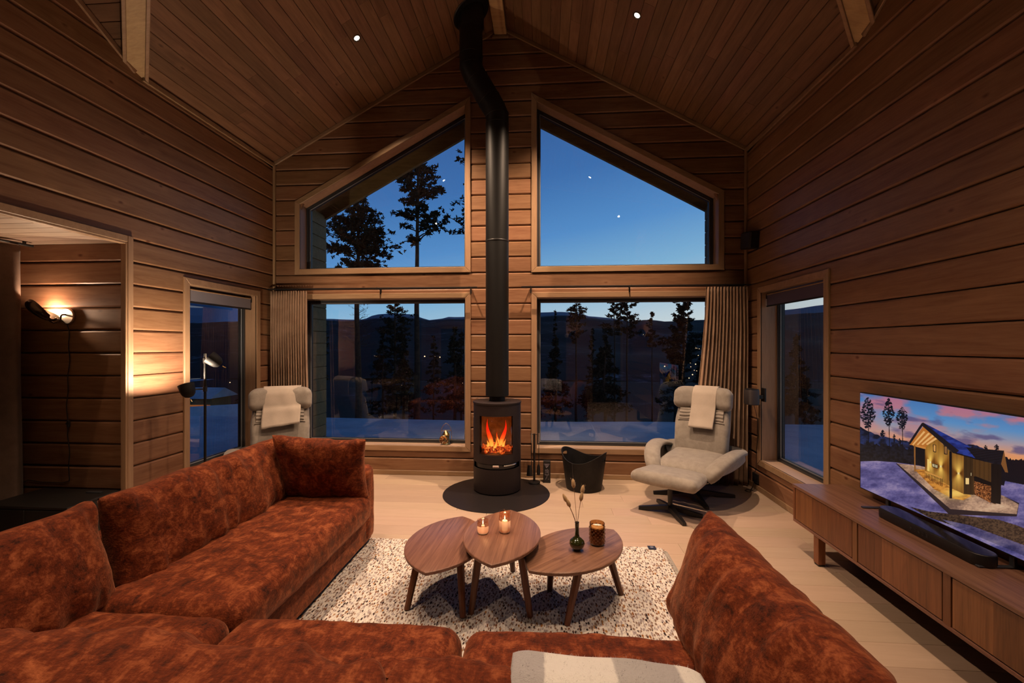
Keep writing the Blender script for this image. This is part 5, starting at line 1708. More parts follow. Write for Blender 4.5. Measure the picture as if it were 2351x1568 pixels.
for a, b in ((2.920, 3.549), (2.291, 2.870), (1.662, 2.241), (1.176, 1.612)):
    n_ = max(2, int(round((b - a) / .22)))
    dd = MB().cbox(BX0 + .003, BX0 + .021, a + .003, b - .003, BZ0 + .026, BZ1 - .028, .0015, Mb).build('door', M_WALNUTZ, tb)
    for k in range(n_):      # veneer leaves of each door
        y0, y1 = a + .0035 + (b - a - .007) * k / n_, a + .0035 + (b - a - .007) * (k + 1) / n_
        MB().box(BX0 + .0022, BX0 + .003, y0 + .0002, y1 - .0002, BZ0 + .0265, BZ1 - .0285, Mb).build('veneer_leaf', M_WALNUTZ, dd)
for yl_ in (3.325, 1.42):
    for xl in (BX0 + .022, BX1 - .075):
        MB().cbox(xl, xl + .052, yl_ - .028, yl_ + .028, .012, BZ0, .003, Mb).build('leg', M_WALNUTZ, tb)
        MB().cbox(xl + .003, xl + .049, yl_ - .025, yl_ + .025, 0, .013, .002, Mb).build('foot_pad', M_BLACKPL, tb)
    MB().cbox(BX0 + .07, BX1 - .07, yl_ - .02, yl_ + .02, BZ0 - .045, BZ0 - .002, .002, Mb).build('cross_rail', M_BLACK, tb)

# soundbar
sb = empty('soundbar', (2.165, 2.62, BZ1 + .001), label='long black rounded soundbar lying on the bench before the television', cat='soundbar')
L_, W_ = .68, .118
pts = []
for k in range(40):
    t = 2 * math.pi * k / 40; r_ = W_ / 2
    cy_ = (L_ / 2 - r_) * (1 if math.sin(t) >= 0 else -1)
    pts.append((r_ * math.cos(t), cy_ + r_ * math.sin(t)))
def layer(mb, lay):
    n = len(pts); vs = [(x * k, (y - math.copysign(L_ / 2 - W_ / 2, y)) * k + math.copysign(L_ / 2 - W_ / 2, y), z) for k, z in lay for x, y in pts]
    fs = [tuple(range(n))[::-1], tuple(range((len(lay) - 1) * n, len(lay) * n))]
    for i in range(len(lay) - 1): fs += [(i * n + j, i * n + (j + 1) % n, (i + 1) * n + (j + 1) % n, (i + 1) * n + j) for j in range(n)]
    mb.add(vs, fs)
m = MB(); layer(m, [(.93, .0), (.98, .006), (1.0, .014), (1.0, .048), (.97, .058), (.93, .060)]); m.build('body', M_BLACKPL, sb, smooth=SM)
m = MB(); layer(m, [(.90, .0601), (.90, .0612)]); m.build('touch_panel', plain('gloss_black', (.006, .006, .007), .12), sb)
m = MB()
M_LOGO = plain('faint_logo', (.024, .023, .025), .5)
yy = .052
for ch_ in 'SONOS':
    sgs = {'S': [(.5, 1, -.5, 1), (-.5, 1, -.5, 0), (-.5, 0, .5, 0), (.5, 0, .5, -1), (.5, -1, -.5, -1)], 'O': [(-.5, 1, .5, 1), (.5, 1, .5, -1), (.5, -1, -.5, -1), (-.5, -1, -.5, 1)], 'N': [(-.5, -1, -.5, 1), (-.5, 1, .5, -1), (.5, -1, .5, 1)]}[ch_]
    for (a, b, c, d) in sgs:
        m.tube([(-.0632, yy - a * .010, .032 + b * .006), (-.0632, yy - c * .010, .032 + d * .006)], .0011, 4)
    yy -= .026
m.build('logo', M_LOGO, sb)
# remote control
t = empty('remote_control', (2.215, 2.10, BZ1 + .001), math.radians(28), 'small black remote control near the end of the media bench', 'remote control')
MB().cbox(-.065, .065, -.019, .019, 0, .016, .005).build('body', M_BLACKPL, t)
MB().lathe([(0, .0158), (.012, .0158), (.012, .0175), (0, .0175)], 16, c=(.02, 0)).build('button_ring', plain('grey_button', (.05, .05, .05), .4), t)

# television
TX, TY0, TY1, TZ0, TZ1 = 2.262, 2.095, 3.315, .572, 1.262
tv = empty('television', (TX, TY0, TZ0), label='large flat television showing a lit timber cabin at dusk', cat='television')
Mt = T(-TX, -TY0, -TZ0)
MB().cbox(TX, TX + .030, TY0, TY1, TZ0, TZ1, .003, Mt).build('housing', M_BLACKPL, tv)
MB().cbox(TX + .03, TX + .058, TY0 + .2, TY1 - .2, TZ0 + .06, TZ1 - .2, .01, Mt).build('rear_unit', M_BLACKPL, tv)
for yf in (3.075, 2.30):
    MB().cbox(TX - .15, TX + .060, yf - .012, yf + .012, BZ1 + .001 - 0, BZ1 + .010, .003, Mt).build('foot', M_FRAME, tv)
    MB().cbox(TX + .006, TX + .026, yf - .012, yf + .012, BZ1 + .008, TZ0 + .02, .003, Mt).build('foot', M_FRAME, tv)

def tv_picture():
    """paint the programme on the screen: a timber cabin with lit porch on snow, pines, sunset sky"""
    W, H = 900, 510
    k, j = np.meshgrid((np.arange(W) + .5) / W, (np.arange(H) + .5) / H)
    # texel -> position on the screen -> units of the reference sketch
    Y = TY1 - .006 - k * (TY1 - TY0 - .012); Z = TZ0 + .008 + j * (TZ1 - TZ0 - .014)
    cs_, sn = math.cos(PSI), math.sin(PSI)
    d = -TX * sn + Y * cs_; a = (TX * cs_ + Y * sn) / d
    U = ((1175.5 + a * 1000) - 1960) / .2678; V = ((792 - (Z - 1.6) / d * 1000) - 890) / .2678
    rng = np.random.RandomState(4)
    def vn(x, y, s):        # smooth value noise
        g = np.random.RandomState(s).rand(64, 64)
        xi, yi = np.floor(x).astype(int), np.floor(y).astype(int); fx, fy = x - xi, y - yi
        fx, fy = fx * fx * (3 - 2 * fx), fy * fy * (3 - 2 * fy)
        g_ = lambda p, q: g[p % 64, q % 64]
        return (g_(xi, yi) * (1 - fx) + g_(xi + 1, yi) * fx) * (1 - fy) + (g_(xi, yi + 1) * (1 - fx) + g_(xi + 1, yi + 1) * fx) * fy
    def fb(x, y, s, o=5):
        r = 0; a_ = .5
        for i in range(o): r = r + a_ * vn(x * 2 ** i, y * 2 ** i, s + i); a_ *= .5
        return r
    img = np.zeros((H, W, 3))
    c = lambda r_, g, b: np.array([r_, g, b], float) / 255
    def lay(mask, col):
        m_ = np.clip(mask, 0, 1)[..., None]
        img[:] = img * (1 - m_) + col * m_
    def grad(t, stops):
        t = np.clip(t, 0, 1); out = np.zeros(t.shape + (3,))
        P = [s[0] for s in stops]
        for q in range(3): out[..., q] = np.interp(t, P, [s[1][q] for s in stops])
        return out
    def poly(P):
        inside = np.zeros(U.shape, bool); n = len(P)
        for i in range(n):
            x1, y1 = P[i]; x2, y2 = P[(i + 1) % n]
            if y1 == y2: continue
            cnd = ((y1 > V) != (y2 > V)) & (U < (x2 - x1) * (V - y1) / (y2 - y1) + x1)
            inside ^= cnd
        return inside.astype(float)
    sl = (U - 70) * .135
    hgt_ = (V - 60 - sl) / 460
    img[:] = grad(hgt_, [(0, c(78, 128, 190)), (.3, c(96, 150, 205)), (.58, c(186, 158, 160)), (.76, c(236, 158, 110)), (1, c(244, 168, 84))])
    cl = fb(U / 300 + 3, (V - sl * .8) / 105, 11)
    img[:] = img * 1.0
    lay(np.clip((cl - .43) * 4.5, 0, .85) * np.clip(1.15 - hgt_, 0, 1), grad(hgt_, [(0, c(206, 118, 138)), (.5, c(214, 136, 132)), (1, c(240, 170, 120))]))
    lay(np.clip((fb(U / 240 + 9, (V - sl) / 70, 31) - .56) * 6, 0, 1) * .75, c(90, 80, 125))
    # far hills and the dark wood
    rl = 330 + 160 * (1 - np.exp(-np.maximum(U - 60, 0) / 260.)) + np.clip((U - 1060) / 220, 0, 1) * 128 + 12 * vn(U / 30, U * 0, 5)
    lay((V > rl).astype(float), grad(fb(U / 50, V / 30, 51), [(.35, c(14, 18, 34)), (.6, c(38, 52, 98))]))
    lay((V > 440 + (U - 60) * .12 + 46 * vn(U / 14, U * 0, 6)).astype(float), grad(fb(U / 20, V / 14, 61), [(.3, c(8, 9, 14)), (.62, c(24, 26, 38))]))
    lay(((V > 600 + (U - 1280) * .05 + 18 * vn(U / 12, U * 0, 8)) & (U > 1270)).astype(float), c(12, 15, 26))
    # snow field
    sn_ = fb(U / 170, V / 60, 71); sf = fb(U / 14, V / 9, 81)
    snow = grad(sn_ * .8 + sf * .2, [(.30, c(70, 66, 118)), (.46, c(104, 96, 150)), (.60, c(140, 126, 170)), (.78, c(176, 158, 184))])
    lay(poly([(60, 632), (200, 628), (360, 640), (560, 668), (1290, 840), (1300, 800), (1600, 860), (1800, 2000), (60, 2000)]), snow)
    # road and rock strip at the bottom right
    lay(poly([(480, 1020), (640, 1060), (900, 1090), (1240, 1130), (1400, 1180), (1800, 1330), (1800, 1480), (1300, 1330), (900, 1200), (640, 1110)]), grad(sf, [(.3, c(36, 26, 24)), (.6, c(84, 62, 46))]))
    lay(poly([(760, 1130), (1000, 1180), (1460, 1350), (1800, 1480), (1800, 1560), (1460, 1440), (1100, 1290), (860, 1190)]), snow * .75)
    # trees
    def tree(x, top, base, crown, w, s):
        lay(((abs(U - x - (V - top) * .02) < 3.2) & (V > top) & (V < base)).astype(float), c(16, 14, 20))
        t = (V - top) / (crown - top)
        prof = w * (np.sin(np.clip(t, 0, 1) * math.pi * .86 + .12)) * (.60 + .8 * (fb(V / 14 + s, U * 0 + s, 91 + s) - .2))
        m_ = (abs(U - x) < prof) & (t > 0) & (t < 1) & (fb(U / 13 + s, V / 6, 95 + s) > .40)
        lay(m_.astype(float), c(15, 19, 30))
    tree(122, 82, 560, 350, 72, 1); tree(300, 88, 600, 330, 62, 2); tree(415, 165, 640, 360, 66, 3)
    for (x, t_, w) in ((250, 362, 30), (348, 398, 18), (395, 432, 18), (1020, 488, 20), (1132, 492, 26), (1225, 484, 30)): tree(x, t_, t_ + 70, t_ + 62, w, 4)
    # deck
    lay(poly([(360, 648), (540, 668), (700, 700), (1290, 930), (1420, 990), (1400, 1105), (820, 1088)]), c(30, 24, 34))
    lay(poly([(372, 648), (560, 670), (700, 700), (1290, 930), (1415, 1000), (1398, 1085), (830, 1040)]), grad(sf * .3 + sn_ * .7, [(.3, c(120, 92, 80)), (.55, c(202, 160, 130)), (.75, c(226, 190, 156))]))
    lay(poly([(520, 700), (700, 700), (1010, 930), (940, 965), (850, 950), (690, 870)]), grad(fb(U / 40, V / 12, 101), [(.3, c(150, 88, 30)), (.6, c(222, 146, 58))]))
    lay(np.exp(-(((U - 880) / 110) ** 2 + ((V - 905) / 42) ** 2)), c(255, 208, 104))
    # gable wall, side wall, annex
    strp = .86 + .14 * (np.sin(U / 6.2) > -.3)
    def wall(P, base):
        lay(poly(P), base)
    wall([(612, 520), (700, 420), (840, 560), (840, 850), (612, 720)], (c(134, 78, 24) * strp[..., None]))
    wall([(838, 540), (945, 580), (945, 912), (838, 860)], (c(120, 70, 24) * strp[..., None]))
    wall([(945, 585), (1030, 600), (1030, 920), (945, 912)], (c(62, 42, 24) * strp[..., None]))
    wall([(1025, 610), (1215, 655), (1265, 660), (1265, 950), (1215, 1000), (1030, 915)], (c(86, 56, 28) * strp[..., None]))
    wall([(1180, 650), (1270, 660), (1262, 1000), (1180, 985)], c(20, 16, 18) * strp[..., None])
    # wall lamps throwing light up and down
    for (x, y, w) in ((658, 640, 26), (748, 675, 34), (900, 735, 40)):
        for s_ in (-1, 1):
            dy = (V - y) * s_
            g = np.exp(-((U - x) / (6 + .36 * w * np.clip(dy, 0, 200) / 22)) ** 2) * np.exp(-np.clip(dy, 0, 999) / 85.) * (dy > 0)
            lay(np.clip(g * 1.5, 0, 1) * poly([(612, 440), (700, 420), (945, 560), (945, 912), (612, 740)]), c(255, 206, 96))
        lay(np.exp(-((U - x) ** 2 + (V - y) ** 2) / 60.), c(255, 240, 190))
    # porch opening, beams, post
    lay(poly([(478, 488), (600, 330), (700, 420), (612, 520)]), c(196, 118, 48))
    for q in range(4):
        x0 = 500 + q * 40
        lay(poly([(x0, 490 - q * 2), (x0 + 14, 492), (x0 + 110 + 6, 380 + q * 16), (x0 + 100, 372 + q * 14)]), c(246, 186, 112))
    lay(poly([(512, 486), (620, 512), (620, 528), (512, 500)]), c(214, 138, 64))
    lay(poly([(518, 490), (530, 492), (532, 722), (520, 720)]), c(150, 96, 44))
    lay(poly([(530, 505), (612, 528), (612, 672), (532, 660)]), c(10, 12, 20))
    # roofs
    lay(poly([(598, 300), (985, 498), (1045, 606), (870, 556)]), grad(fb(U / 60, V / 20, 111), [(.3, c(22, 34, 96)), (.6, c(40, 62, 150))]))
    lay(poly([(585, 302), (600, 300), (905, 540), (880, 560), (840, 548), (590, 330), (484, 488), (470, 474)]), c(26, 22, 28))
    lay(poly([(840, 545), (1045, 604), (1050, 616), (850, 560)]), c(16, 16, 24))
    lay(poly([(965, 512), (1290, 540), (1265, 652), (1045, 606)]), c(18, 19, 28) * (.8 + .4 * (np.sin(V / 3.5 + U * .04) > 0))[..., None])
    lay(poly([(1290, 540), (1325, 728), (1300, 724), (1265, 655)]), c(132, 84, 44))
    lay(poly([(820, 545), (843, 548), (845, 950), (822, 950)]), c(14, 12, 16))
    # windows, sign, table, woodpile
    for P, cc in (([(680, 486), (708, 490), (708, 556), (682, 550)], c(60, 40, 24)), ([(774, 496), (806, 504), (806, 576), (776, 570)], c(40, 30, 26)), ([(632, 612), (650, 616), (650, 716), (632, 710)], c(255, 214, 120)),
                  ([(672, 646), (722, 660), (722, 694), (674, 680)], c(24, 18, 14)), ([(676, 652), (718, 664), (718, 688), (678, 676)], c(214, 196, 150)),
                  ([(960, 774), (990, 776), (990, 828), (962, 828)], c(255, 214, 140)), ([(1004, 730), (1012, 730), (1012, 756), (1004, 756)], c(190, 170, 130)),
                  ([(686, 492), (702, 494), (702, 548), (688, 545)], c(226, 160, 84)), ([(780, 504), (800, 508), (800, 568), (782, 564)], c(150, 104, 60))):
        lay(poly(P), cc)
    for x_ in (688, 697, 706): lay(poly([(x_, 658), (x_ + 4, 659), (x_ + 4, 680), (x_, 679)]), c(30, 22, 16))
    lay(poly([(1034, 800), (1180, 845), (1178, 990), (1034, 915)]), grad(fb(U / 7, V / 6, 121, 3), [(.3, c(60, 30, 16)), (.5, c(150, 84, 42)), (.7, c(212, 140, 84))]))
    lay(poly([(1030, 762), (1050, 760), (1190, 815), (1186, 846), (1034, 800)]), c(10, 9, 14))
    lay(poly([(610, 712), (756, 770), (756, 782), (610, 724)]), c(216, 150, 70))
    for x_ in range(612, 760, 13): lay(poly([(x_, 728 + (x_ - 612) * .36), (x_ + 5, 730 + (x_ - 612) * .36), (x_ + 5, 770 + (x_ - 612) * .55), (x_, 768 + (x_ - 612) * .55)]), c(50, 30, 16))
    out = np.clip(img, 0, 1)
    li = np.where(out <= .04045, out / 12.92, ((out + .055) / 1.055) ** 2.4)
    im = bpy.data.images.new('screen_picture', W, H, float_buffer=True)
    im.colorspace_settings.name = 'Linear Rec.709'
    buf = np.ones((H, W, 4), np.float32); buf[..., :3] = li
    im.pixels.foreach_set(buf.ravel()); im.update()
    im.pack()
    return im
m = N('television_screen')
uv = m.n('ShaderNodeUVMap'); ti = m.n('ShaderNodeTexImage'); ti.image = tv_picture(); m.t.links.new(uv.outputs[0], ti.inputs[0])
m.pbr((.004, .004, .004), .25, emit=ti.outputs[0], estr=.78)
me = bpy.data.meshes.new('screen')
y0, y1, z0, z1 = TY0 + .006, TY1 - .006, TZ0 + .008, TZ1 - .006
me.from_pydata([(-.0008, y1 - TY0, z0 - TZ0), (-.0008, y0 - TY0, z0 - TZ0), (-.0008, y0 - TY0, z1 - TZ0), (-.0008, y1 - TY0, z1 - TZ0)], [], [(0, 1, 2, 3)])
uvl = me.uv_layers.new(name='UVMap')
for li_, c_ in enumerate(((0, 0), (1, 0), (1, 1), (0, 1))): uvl.data[li_].uv = c_
me.materials.append(m.m)
link(bpy.data.objects.new('screen', me), tv)

# ------------------------------------------------------------------ curtains and rods
def curtain(x0, x1, y, z0, z1, n, label, seed, flare=(0, 0), amp=.030, M=None, mat=None, cat='curtain', name='curtain'):
    r = empty(name, (0, 0, 0), label=label, cat=cat)
    rr = random.Random(seed)
    ph = [rr.uniform(-.35, .35) for _ in range(n + 2)]
    def f(u, v):
        t = u * n; i = int(min(t, n - 1))
        x = x0 + (x1 - x0) * u
        dn = (1 - v)
        x += (flare[0] * (1 - u) + flare[1] * u) * dn ** 1.5
        tt = t + ph[i] * (1 - abs(2 * (t - i) - 1)) * .5 * min(1, dn * 3)
        a = amp * (.55 + .45 * min(1, dn * 5)) * (1 + .25 * noise.noise(Vector((t * .4, v * 1.2, seed))))
        yv = y + a * math.sin(2 * math.pi * tt) + .010 * noise.noise(Vector((t * .7, v * 3, seed)))
        x += .010 * math.sin(2 * math.pi * tt * 2) * min(1, dn * 4) * .5
        return (x, yv, z0 + (z1 - z0) * v)
    m = sheet(f, n * 14, 34, .0025)
    m.build('drape', mat or M_CURTAIN, r, M, smooth=1)
    return r
curtain(-3.372, -2.905, 5.13, .012, 2.262, 15, 'brown curtain gathered at the left side of the window wall', 1, (.0, .05), .028)
curtain(1.838, 2.298, 5.13, .012, 2.262, 13, 'brown curtain gathered in the right corner behind the recliner', 2, (-.23, .0), .030)
def rod(x0, x1, brs, label):
    r = empty('curtain_rod', (0, 5.13, 2.285), label=label, cat='curtain rod')
    MB().cbox(x0, x1, -.010, .010, -.008, .008, .002).build('rail', M_BLACK, r)
    for b in brs:
        MB().cbox(b - .006, b + .006, -.008, .126, -.010, .012, .002).build('bracket', M_BLACK, r)
        MB().cbox(b - .008, b + .008, .104, .128, -.06, .012, .002).build('bracket', M_BLACK, r)
rod(XL + .01, -.800, (-3.1, -2.02, -.895), 'black curtain rail above the lower left window')
rod(-.275, XR - .01, (-.165, 1.00, 2.05), 'black curtain rail above the lower right window')
# alcove curtain and rail
Mcur = T(-4.20, 0, 0) @ RZ(90)
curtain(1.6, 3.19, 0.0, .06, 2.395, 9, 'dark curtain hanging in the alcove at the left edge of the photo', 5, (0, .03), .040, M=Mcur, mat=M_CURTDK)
r = empty('curtain_rod', (-4.20, 2.5, 2.412), label='black curtain rail under the alcove ceiling', cat='curtain rod')
MB().cbox(-.012, .012, -1.2, .78, -.009, .009, .004).build('rail', M_BLACK, r)
for yb_ in (.72, -.6): MB().cbox(-.007, .007, yb_ - .01, yb_ + .01, .0, .028, .002).build('bracket', M_BLACK, r)
curtain(-.9, .9, 0, .01, .02, 1, '', 1) if False else None

# ------------------------------------------------------------------ floor lamp
M_GLOW = emitter('bulb_glow', (1, .66, .30), 14.0)
M_BRIN = plain('brass_inside', (.62, .40, .16), .20, 1)
flp = empty('floor_lamp', (-2.963, 3.60, .0), label='slender black floor lamp with two tilted cup heads before the left window', cat='floor lamp')
MB().lathe([(0, .001), (.125, .001), (.128, .008), (.125, .016), (.014, .022), (0, .022)], 36).build('base', M_BLACK, flp, smooth=SM)
MB().tube([(0, 0, .02), (0, 0, 1.525)], .0105, 14).build('pole', M_LAMPBLK, flp, smooth=SM)
def head(loc, aim, arm, light, P, lightdist=.03):
    z = Vector(aim).normalized(); x = z.cross(Vector((0, 1, .1))).normalized(); y = z.cross(x)
    Mh = frame(loc, x, y, z)
    hd = MB().lathe([(.016, -.068), (.032, -.061), (.048, -.040), (.055, -.010), (.060, .045)], 32).build('lamp_head', M_LAMPBLK, flp, Mh, smooth=1)
    MB().lathe([(.0, -.061), (.030, -.057), (.0455, -.039), (.052, -.010), (.0575, .043), (.060, .045)], 32).build('inner_reflector', M_BRIN, hd, smooth=1)
    MB().lathe([(0, -.052), (.014, -.047), (.017, -.026), (.010, -.010), (0, -.006)], 16).build('bulb', M_GLOW, hd, smooth=1)
    pts_ = [Vector(arm), Vector(loc) * .5 + Vector(arm) * .5, Vector(loc) - z * .02]
    MB().tube(pts_, .006, 8).build('arm', M_BLACK, flp, smooth=1)
    MB().tube([Vector(arm) - Vector((0, 0, .022)), Vector(arm) + Vector((0, 0, .022))], .016, 12).build('clamp', M_BLACK, flp, smooth=SM)
    MB().tube([Vector(loc) - z * .085, Vector(loc) - z * .108 + Vector((.01, 0, 0))], .004, 6).build('tilt_screw', M_BRASS, flp)
    o = point(Vector(loc) + z * light, P, .012, (1, .78, .56), 'head_light', flp)
    return o
head((-.052, -.130, 1.222), (-.36, .06, .93), (0, 0, 1.215), .026, P_HEAD)
head((.063, .02, 1.468), (-.62, -.38, .62), (0, 0, 1.462), .02, P_HEAD2)

# ------------------------------------------------------------------ wall lamps
def sconce(M, label, name='wall_lamp', pw=P_SCONCE, cord=True):
    """local: wall plane y=0, room towards -y, z up"""
    r = empty(name, (0, 0, 0), label=label, cat='wall lamp')
    r.matrix_world = M
    MB().lathe([(0, 0), (.062, 0), (.065, .004), (.065, .018), (.062, .024), (0, .026)], 40).build('wall_plate', plain('brushed_nickel_' + str(len(bpy.data.materials)), (.62, .52, .44), .32, 1), r, RX(90), smooth=SM)
    # hooked arm
    pts_ = [(.0, -.024, .012), (0, -.05, .012), (-.004, -.058, .0), (-.006, -.06, -.03), (-.022, -.066, -.052), (-.048, -.072, -.060), (-.075, -.078, -.046), (-.085, -.082, -.020)]
    MB().tube(pts_, .0065, 10).build('arm', plain('dark_bronze_' + str(len(bpy.data.materials)), (.10, .06, .035), .3, .9), r, smooth=1)
    # leaf-shaped shade, hollow side up and towards the wall
    def lf(u, v):
        L = .285; t = v
        w = .098 * math.sin(math.pi * min(1, .006 + .994 * t) ** .74) ** .62
        a = math.radians(-60 + 205 * u)
        x = -.030 - L * t * .74
        zc_ = -.012 + L * t * .50 + .014 * math.sin(t * 5.2)
        return (x + .35 * w * math.cos(a) * .4, -.088 - w * 1.0 * math.sin(a) * 1.0 - .01, zc_ - w * .78 * math.cos(a))
    sh = MB(); sh.grid(lf, 22, 34)
    sh.build('shade', plain('dark_gloss_bronze_' + str(len(bpy.data.materials)), (.055, .036, .024), .16, .85), r, smooth=1)
    MB().tube([(-.020, -.086, -.020), (.012, -.080, -.012)], .004, 8).build('pivot_screw', M_BRASS, r)
    b = MB().lathe([(0, -.018), (.010, -.012), (.014, .0), (.010, .014), (0, .02)], 14).build('bulb', M_GLOW, r, T(-.125, -.072, .012), smooth=1)
    point((-.125, -.058, .045), pw, .016, WARM, 'sconce_light', r)
    return r
sc1 = sconce(T(-3.955, AY, 1.838), 'bronze leaf-shaped wall lamp glowing on the alcove log wall')
# its flex, switch and run down the wall
fx = empty('lamp_cord', (0, 0, 0), label='black lamp flex with inline switch running down the alcove wall', cat='cord')
x0 = -3.955
P = [(x0, AY - .016, 1.775)]
for i in range(1, 26):
    z = 1.775 - i * .0515
    P.append((x0 + .006 * math.sin(i * 1.3) + .010 * math.sin(i * .35) + .004, AY - .010, z))
P += [(x0 + .012, AY - .008, .470), (x0 - .05, AY - .008, .452), (x0 - .25, AY - .008, .455), (x0 - .36, AY - .010, .470), (x0 - .42, AY - .012, .440), (x0 - .44, AY - .012, .30)]
MB().tube(P, .0032, 6).build('flex', M_BLACKPL, fx, smooth=1)
MB().cbox(-.011, .011, -.012, .008, -.030, .030, .006, T(x0 + .012, AY - .012, .945)).build('inline_switch', M_BLACKPL, fx)
MB().lathe([(0, 0), (.010, 0), (.010, .006), (0, .007)], 12).build('switch_wheel', M_BLACKPL, fx, T(x0 + .012, AY - .022, .950) @ RX(90))
# matching lamps elsewhere in the room (they show in the window reflections)
sconce(frame((XR, .50, 1.84), (0, -1, 0), (1, 0, 0), (0, 0, 1)), 'bronze leaf-shaped wall lamp on the right log wall, outside the frame', pw=P_SCONCE * .8)
sconce(frame((.62, YR, 1.86), (-1, 0, 0), (0, -1, 0), (0, 0, 1)), 'bronze leaf-shaped wall lamp on the rear wall, seen reflected in the window', pw=P_SCONCE * .8)

# ------------------------------------------------------------------ ceiling downlights
M_LED = emitter('downlight_lens', (1, .84, .66), 30.0)
M_RIMD = plain('downlight_rim', (.10, .075, .06), .35, .6)
def downlight(x, y, label, fwd=0.0, pw=1.0):
    m_, c_ = mz(x), cz(y)
    if y > YC and c_ < m_ or y <= YC and c_ < m_:
        z = m_; n = Vector((SL * (1 if x > XC else -1) * -1, 0, -1)).normalized(); n = Vector((-SL if x > XC else SL, 0, -1)).normalized()
    else:
        z = c_; n = Vector((0, -SL if y > YC else SL, -1)).normalized()
    zz = -n; xx = Vector((0, 1, 0)).cross(zz) if abs(zz.y) < .3 else Vector((1, 0, 0)); xx.normalize(); yy_ = zz.cross(xx)
    r = empty('ceiling_downlight', label=label, cat='ceiling light', group='recessed ceiling spots')
    r.matrix_world = frame((x, y, z), xx, yy_, zz)
    MB().lathe([(.030, -.001), (.034, -.004), (.042, -.004), (.043, .0), (.043, .004)], 32).build('rim', M_RIMD, r, smooth=1)
    MB().lathe([(.034, .004), (.031, -.0015), (.026, .0), (.024, .003)], 24).build('baffle', M_BLACK, r, smooth=1)
    MB().lathe([(0, -.0018), (.022, -.0016), (.026, .0)], 24).build('lens', M_LED, r, smooth=1)
    d = bpy.data.lights.new('spot_light', 'SPOT'); d.energy = P_DOWN; d.color = WARM; d.spot_size = rad(92); d.spot_blend = .85; d.shadow_soft_size = .022
    o = bpy.data.objects.new('spot_light', d); COL.objects.link(o); o.location = (x + n.x * .02, y + n.y * .02, z + n.z * .02 - .01)
    ax = (Vector((0, 0, -1)) + Vector((n.x, n.y, 0)) * .55 + Vector((0, fwd, 0))).normalized()
    d.energy = P_DOWN * pw
    o.rotation_euler = ax.to_track_quat('-Z', 'Y').to_euler()
downlight(-1.905, 4.30, 'lit recessed spot in the left ceiling slope', .24, 1.85)
downlight(.868, 4.18, 'lit recessed spot in the right ceiling slope', .24, 1.85)
for x, y, l in ((-1.905, 2.75, 'lit ceiling spot on the left slope above the sofa, mirrored in the upper left window'), (.84, 2.70, 'lit ceiling spot on the right slope above the rug, mirrored in the upper right window'),
                (-1.905, 1.25, 'lit ceiling spot over the near left part of the sofa, behind the frame top'), (.84, 1.25, 'lit ceiling spot over the near right part of the sofa, behind the frame top'),
                (-2.9, -.6, 'lit ceiling spot by the rear left door behind the camera'), (1.9, -.5, 'lit ceiling spot by the rear right door behind the camera')):
    downlight(x, y, l, 0.12, .85 if y > 0 else .22)

# ------------------------------------------------------------------ loudspeakers, socket, alcove bench
t = empty('loudspeaker', (2.285, 5.075, 2.77), math.radians(-0), 'small black loudspeaker high in the right corner', 'loudspeaker')
MB().cbox(-.055, .055, -.13, .075, -.095, .095, .012, RX(8) @ RZ(4)).build('cabinet', M_BLACKPL, t)
MB().cbox(-.058, -.052, -.115, .065, -.082, .082, .002, RX(8) @ RZ(4)).build('grille', M_BLACK, t)
MB().cbox(.035, .057, -.03, .03, -.03, .03, .003).build('wall_mount', M_BLACK, t)
t = empty('loudspeaker', (2.205, 4.835, 1.045), 0, 'rounded dark loudspeaker on a wall bracket beside the right curtain', 'loudspeaker')
m = MB(); pts_ = []
for k in range(40):
    a = 2 * math.pi * k / 40
    pts_.append((.060 * abs(math.cos(a)) ** .6 * math.copysign(1, math.cos(a)), .085 * abs(math.sin(a)) ** .6 * math.copysign(1, math.sin(a))))
n = 40
lay_ = [(.93, -.080), (1, -.074), (1, .068), (.95, .078)]
m.add([(x * k, y * k, z) for k, z in lay_ for x, y in pts_], [tuple(range(n))[::-1], tuple(range(3 * n, 4 * n))] + [(i * n + j, i * n + (j + 1) % n, (i + 1) * n + (j + 1) % n, (i + 1) * n + j) for i in range(3) for j in range(n)])
m.build('cabinet', plain('speaker_mesh_dark', (.050, .038, .038), .6), t, smooth=SM)
m = MB(); m.add([(x * k, y * k, z) for k, z in [(.95, .078), (.93, .086), (.80, .0865)] for x, y in pts_], [tuple(range(2 * n, 3 * n))] + [(i * n + j, i * n + (j + 1) % n, (i + 1) * n + (j + 1) % n, (i + 1) * n + j) for i in range(2) for j in range(n)])
m.build('top_cap', M_BLACKPL, t, smooth=SM)
MB().cbox(.055, .125, -.02, .02, -.02, .02, .004).build('bracket_arm', M_BLACK, t)
MB().cbox(.118, .136, -.035, .035, -.05, .095, .003).build('bracket_plate', M_BLACK, t)
cd = empty('speaker_cord', (0, 0, 0), label='thin black cord hanging from the rounded loudspeaker to the floor socket', cat='cord')
P = [(2.24, 4.86, .96), (2.27, 4.88, .88), (2.31, 4.92, .75), (2.325, 4.94, .60), (2.32, 4.975, .45), (2.325, 4.985, .32), (2.325, 4.99, .235), (2.318, 5.01, .19)]
MB().tube(P, .0026, 6).build('flex', M_BLACKPL, cd, smooth=1)
t = empty('wall_socket', (XR - .001, 5.02, .125), label='black double wall socket near the floor by the right curtain', cat='socket')
MB().cbox(-.018, .0, -.062, .062, -.052, .052, .003).build('plate', M_BLACKPL, t)
for yk in (-.03, .03):
    MB().lathe([(.020, 0), (.022, .003), (.020, .004), (0, .001)], 20).build('outlet', M_BLACK, t, T(-.018, yk, 0) @ RY(-90), smooth=SM)
cd = empty('socket_cords', (0, 0, 0), label='loops of thin black cord on the floor below the black socket', cat='cord')
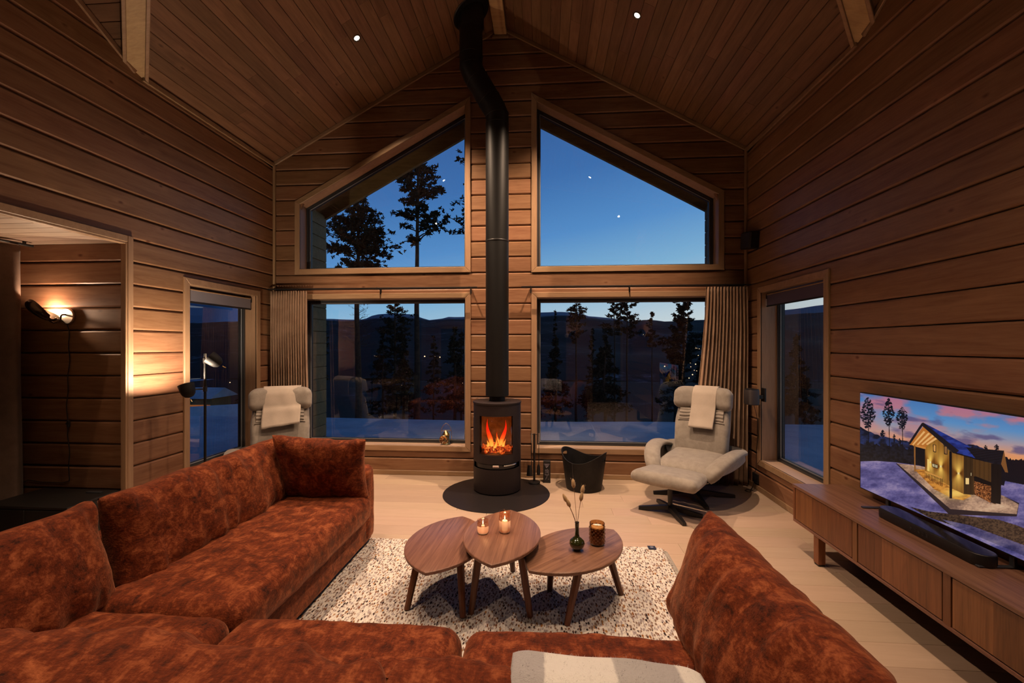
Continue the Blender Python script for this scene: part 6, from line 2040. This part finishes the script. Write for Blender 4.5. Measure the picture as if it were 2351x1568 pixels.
for s_, ofs in ((1, 0), (-1, .02)):
    P = [(2.31, 4.99 + ofs, .10), (2.285, 4.97, .05), (2.25, 4.94 + ofs, .012), (2.22, 4.90, .004), (2.19, 4.94 + ofs, .004), (2.23, 5.0, .004), (2.28, 4.96 + ofs, .004)]
    MB().tube(P, .0025, 5).build('flex', M_BLACKPL, cd, smooth=1)

t = empty('storage_bench', (-3.80, 3.12, .0005), label='low black storage cabinet before the alcove log wall', cat='cabinet'); t.scale = (.76, 1, 1)
M_CABB = plain('matt_black_cabinet', (.016, .014, .013), .45)
MB().cbox(-.44, .44, -.20, .19, .04, .395, .004).build('body', M_CABB, t)
MB().cbox(-.445, .445, -.205, .195, .395, .415, .003).build('top', M_CABB, t)
for xd in (-.22, .22): MB().cbox(xd - .215, xd + .215, -.206, -.198, .05, .385, .003).build('door', M_CABB, t)
MB().cbox(.18, .34, .10, .13, .415, .423, .002).build('hinge_strip', M_FRAME, t)
for xf in (-.4, .4):
    for yf in (-.16, .15): MB().box(xf - .02, xf + .02, yf - .02, yf + .02, 0, .042).build('foot', M_CABB, t)

# ------------------------------------------------------------------ dining corner behind the opening (it shows in the reflections)
M_OAK = wood('dining_oak', (.62, .36, .17), (.42, .23, .10), .4, knots=False)
M_OAKZ = wood('dining_oak_upright', (.40, .18, .07), (.26, .11, .045), .4, knots=False, axis='Z')
t = empty('dining_table', (-3.79, .95, .0005), label='oak dining table beyond the opening, seen reflected in the lower left window', cat='table')
MB().cbox(-.36, .36, -.70, .70, .715, .745, .004).build('tabletop', M_OAK, t)
for sx_ in (-.30, .30):
    for sy_ in (-.62, .62): MB().cbox(sx_ - .035, sx_ + .035, sy_ - .035, sy_ + .035, 0, .715, .004).build('leg', M_OAKZ, t)
M_GREENF = cloth('moss_fabric', (.10, .11, .05), (.16, .17, .08))
def dchair(x, y, rz, label):
    r = empty('dining_chair', (x, y, .0005), rad(rz), label, 'chair', 'dining chairs beyond the opening')
    rbox(.44, .44, .06, .028, .06).build('seat', M_GREENF, r, T(0, 0, .46), smooth=1, merge=1e-5)
    rbox(.44, .05, .34, .024, .06).build('backrest', M_GREENF, r, T(0, .21, .70) @ RX(-8), smooth=1, merge=1e-5)
    for sx_ in (-.18, .18):
        for sy_ in (-.17, .17): MB().tube([(sx_ * .9, sy_ * .9, .44), (sx_, sy_, 0)], [.016, .011], 8).build('leg', M_BLACK, r, smooth=SM)
dchair(-3.85, 1.98, 0, 'moss-green dining chair at the window end of the oak table')
dchair(-3.30, .75, -90, 'moss-green dining chair on the room side of the oak table')
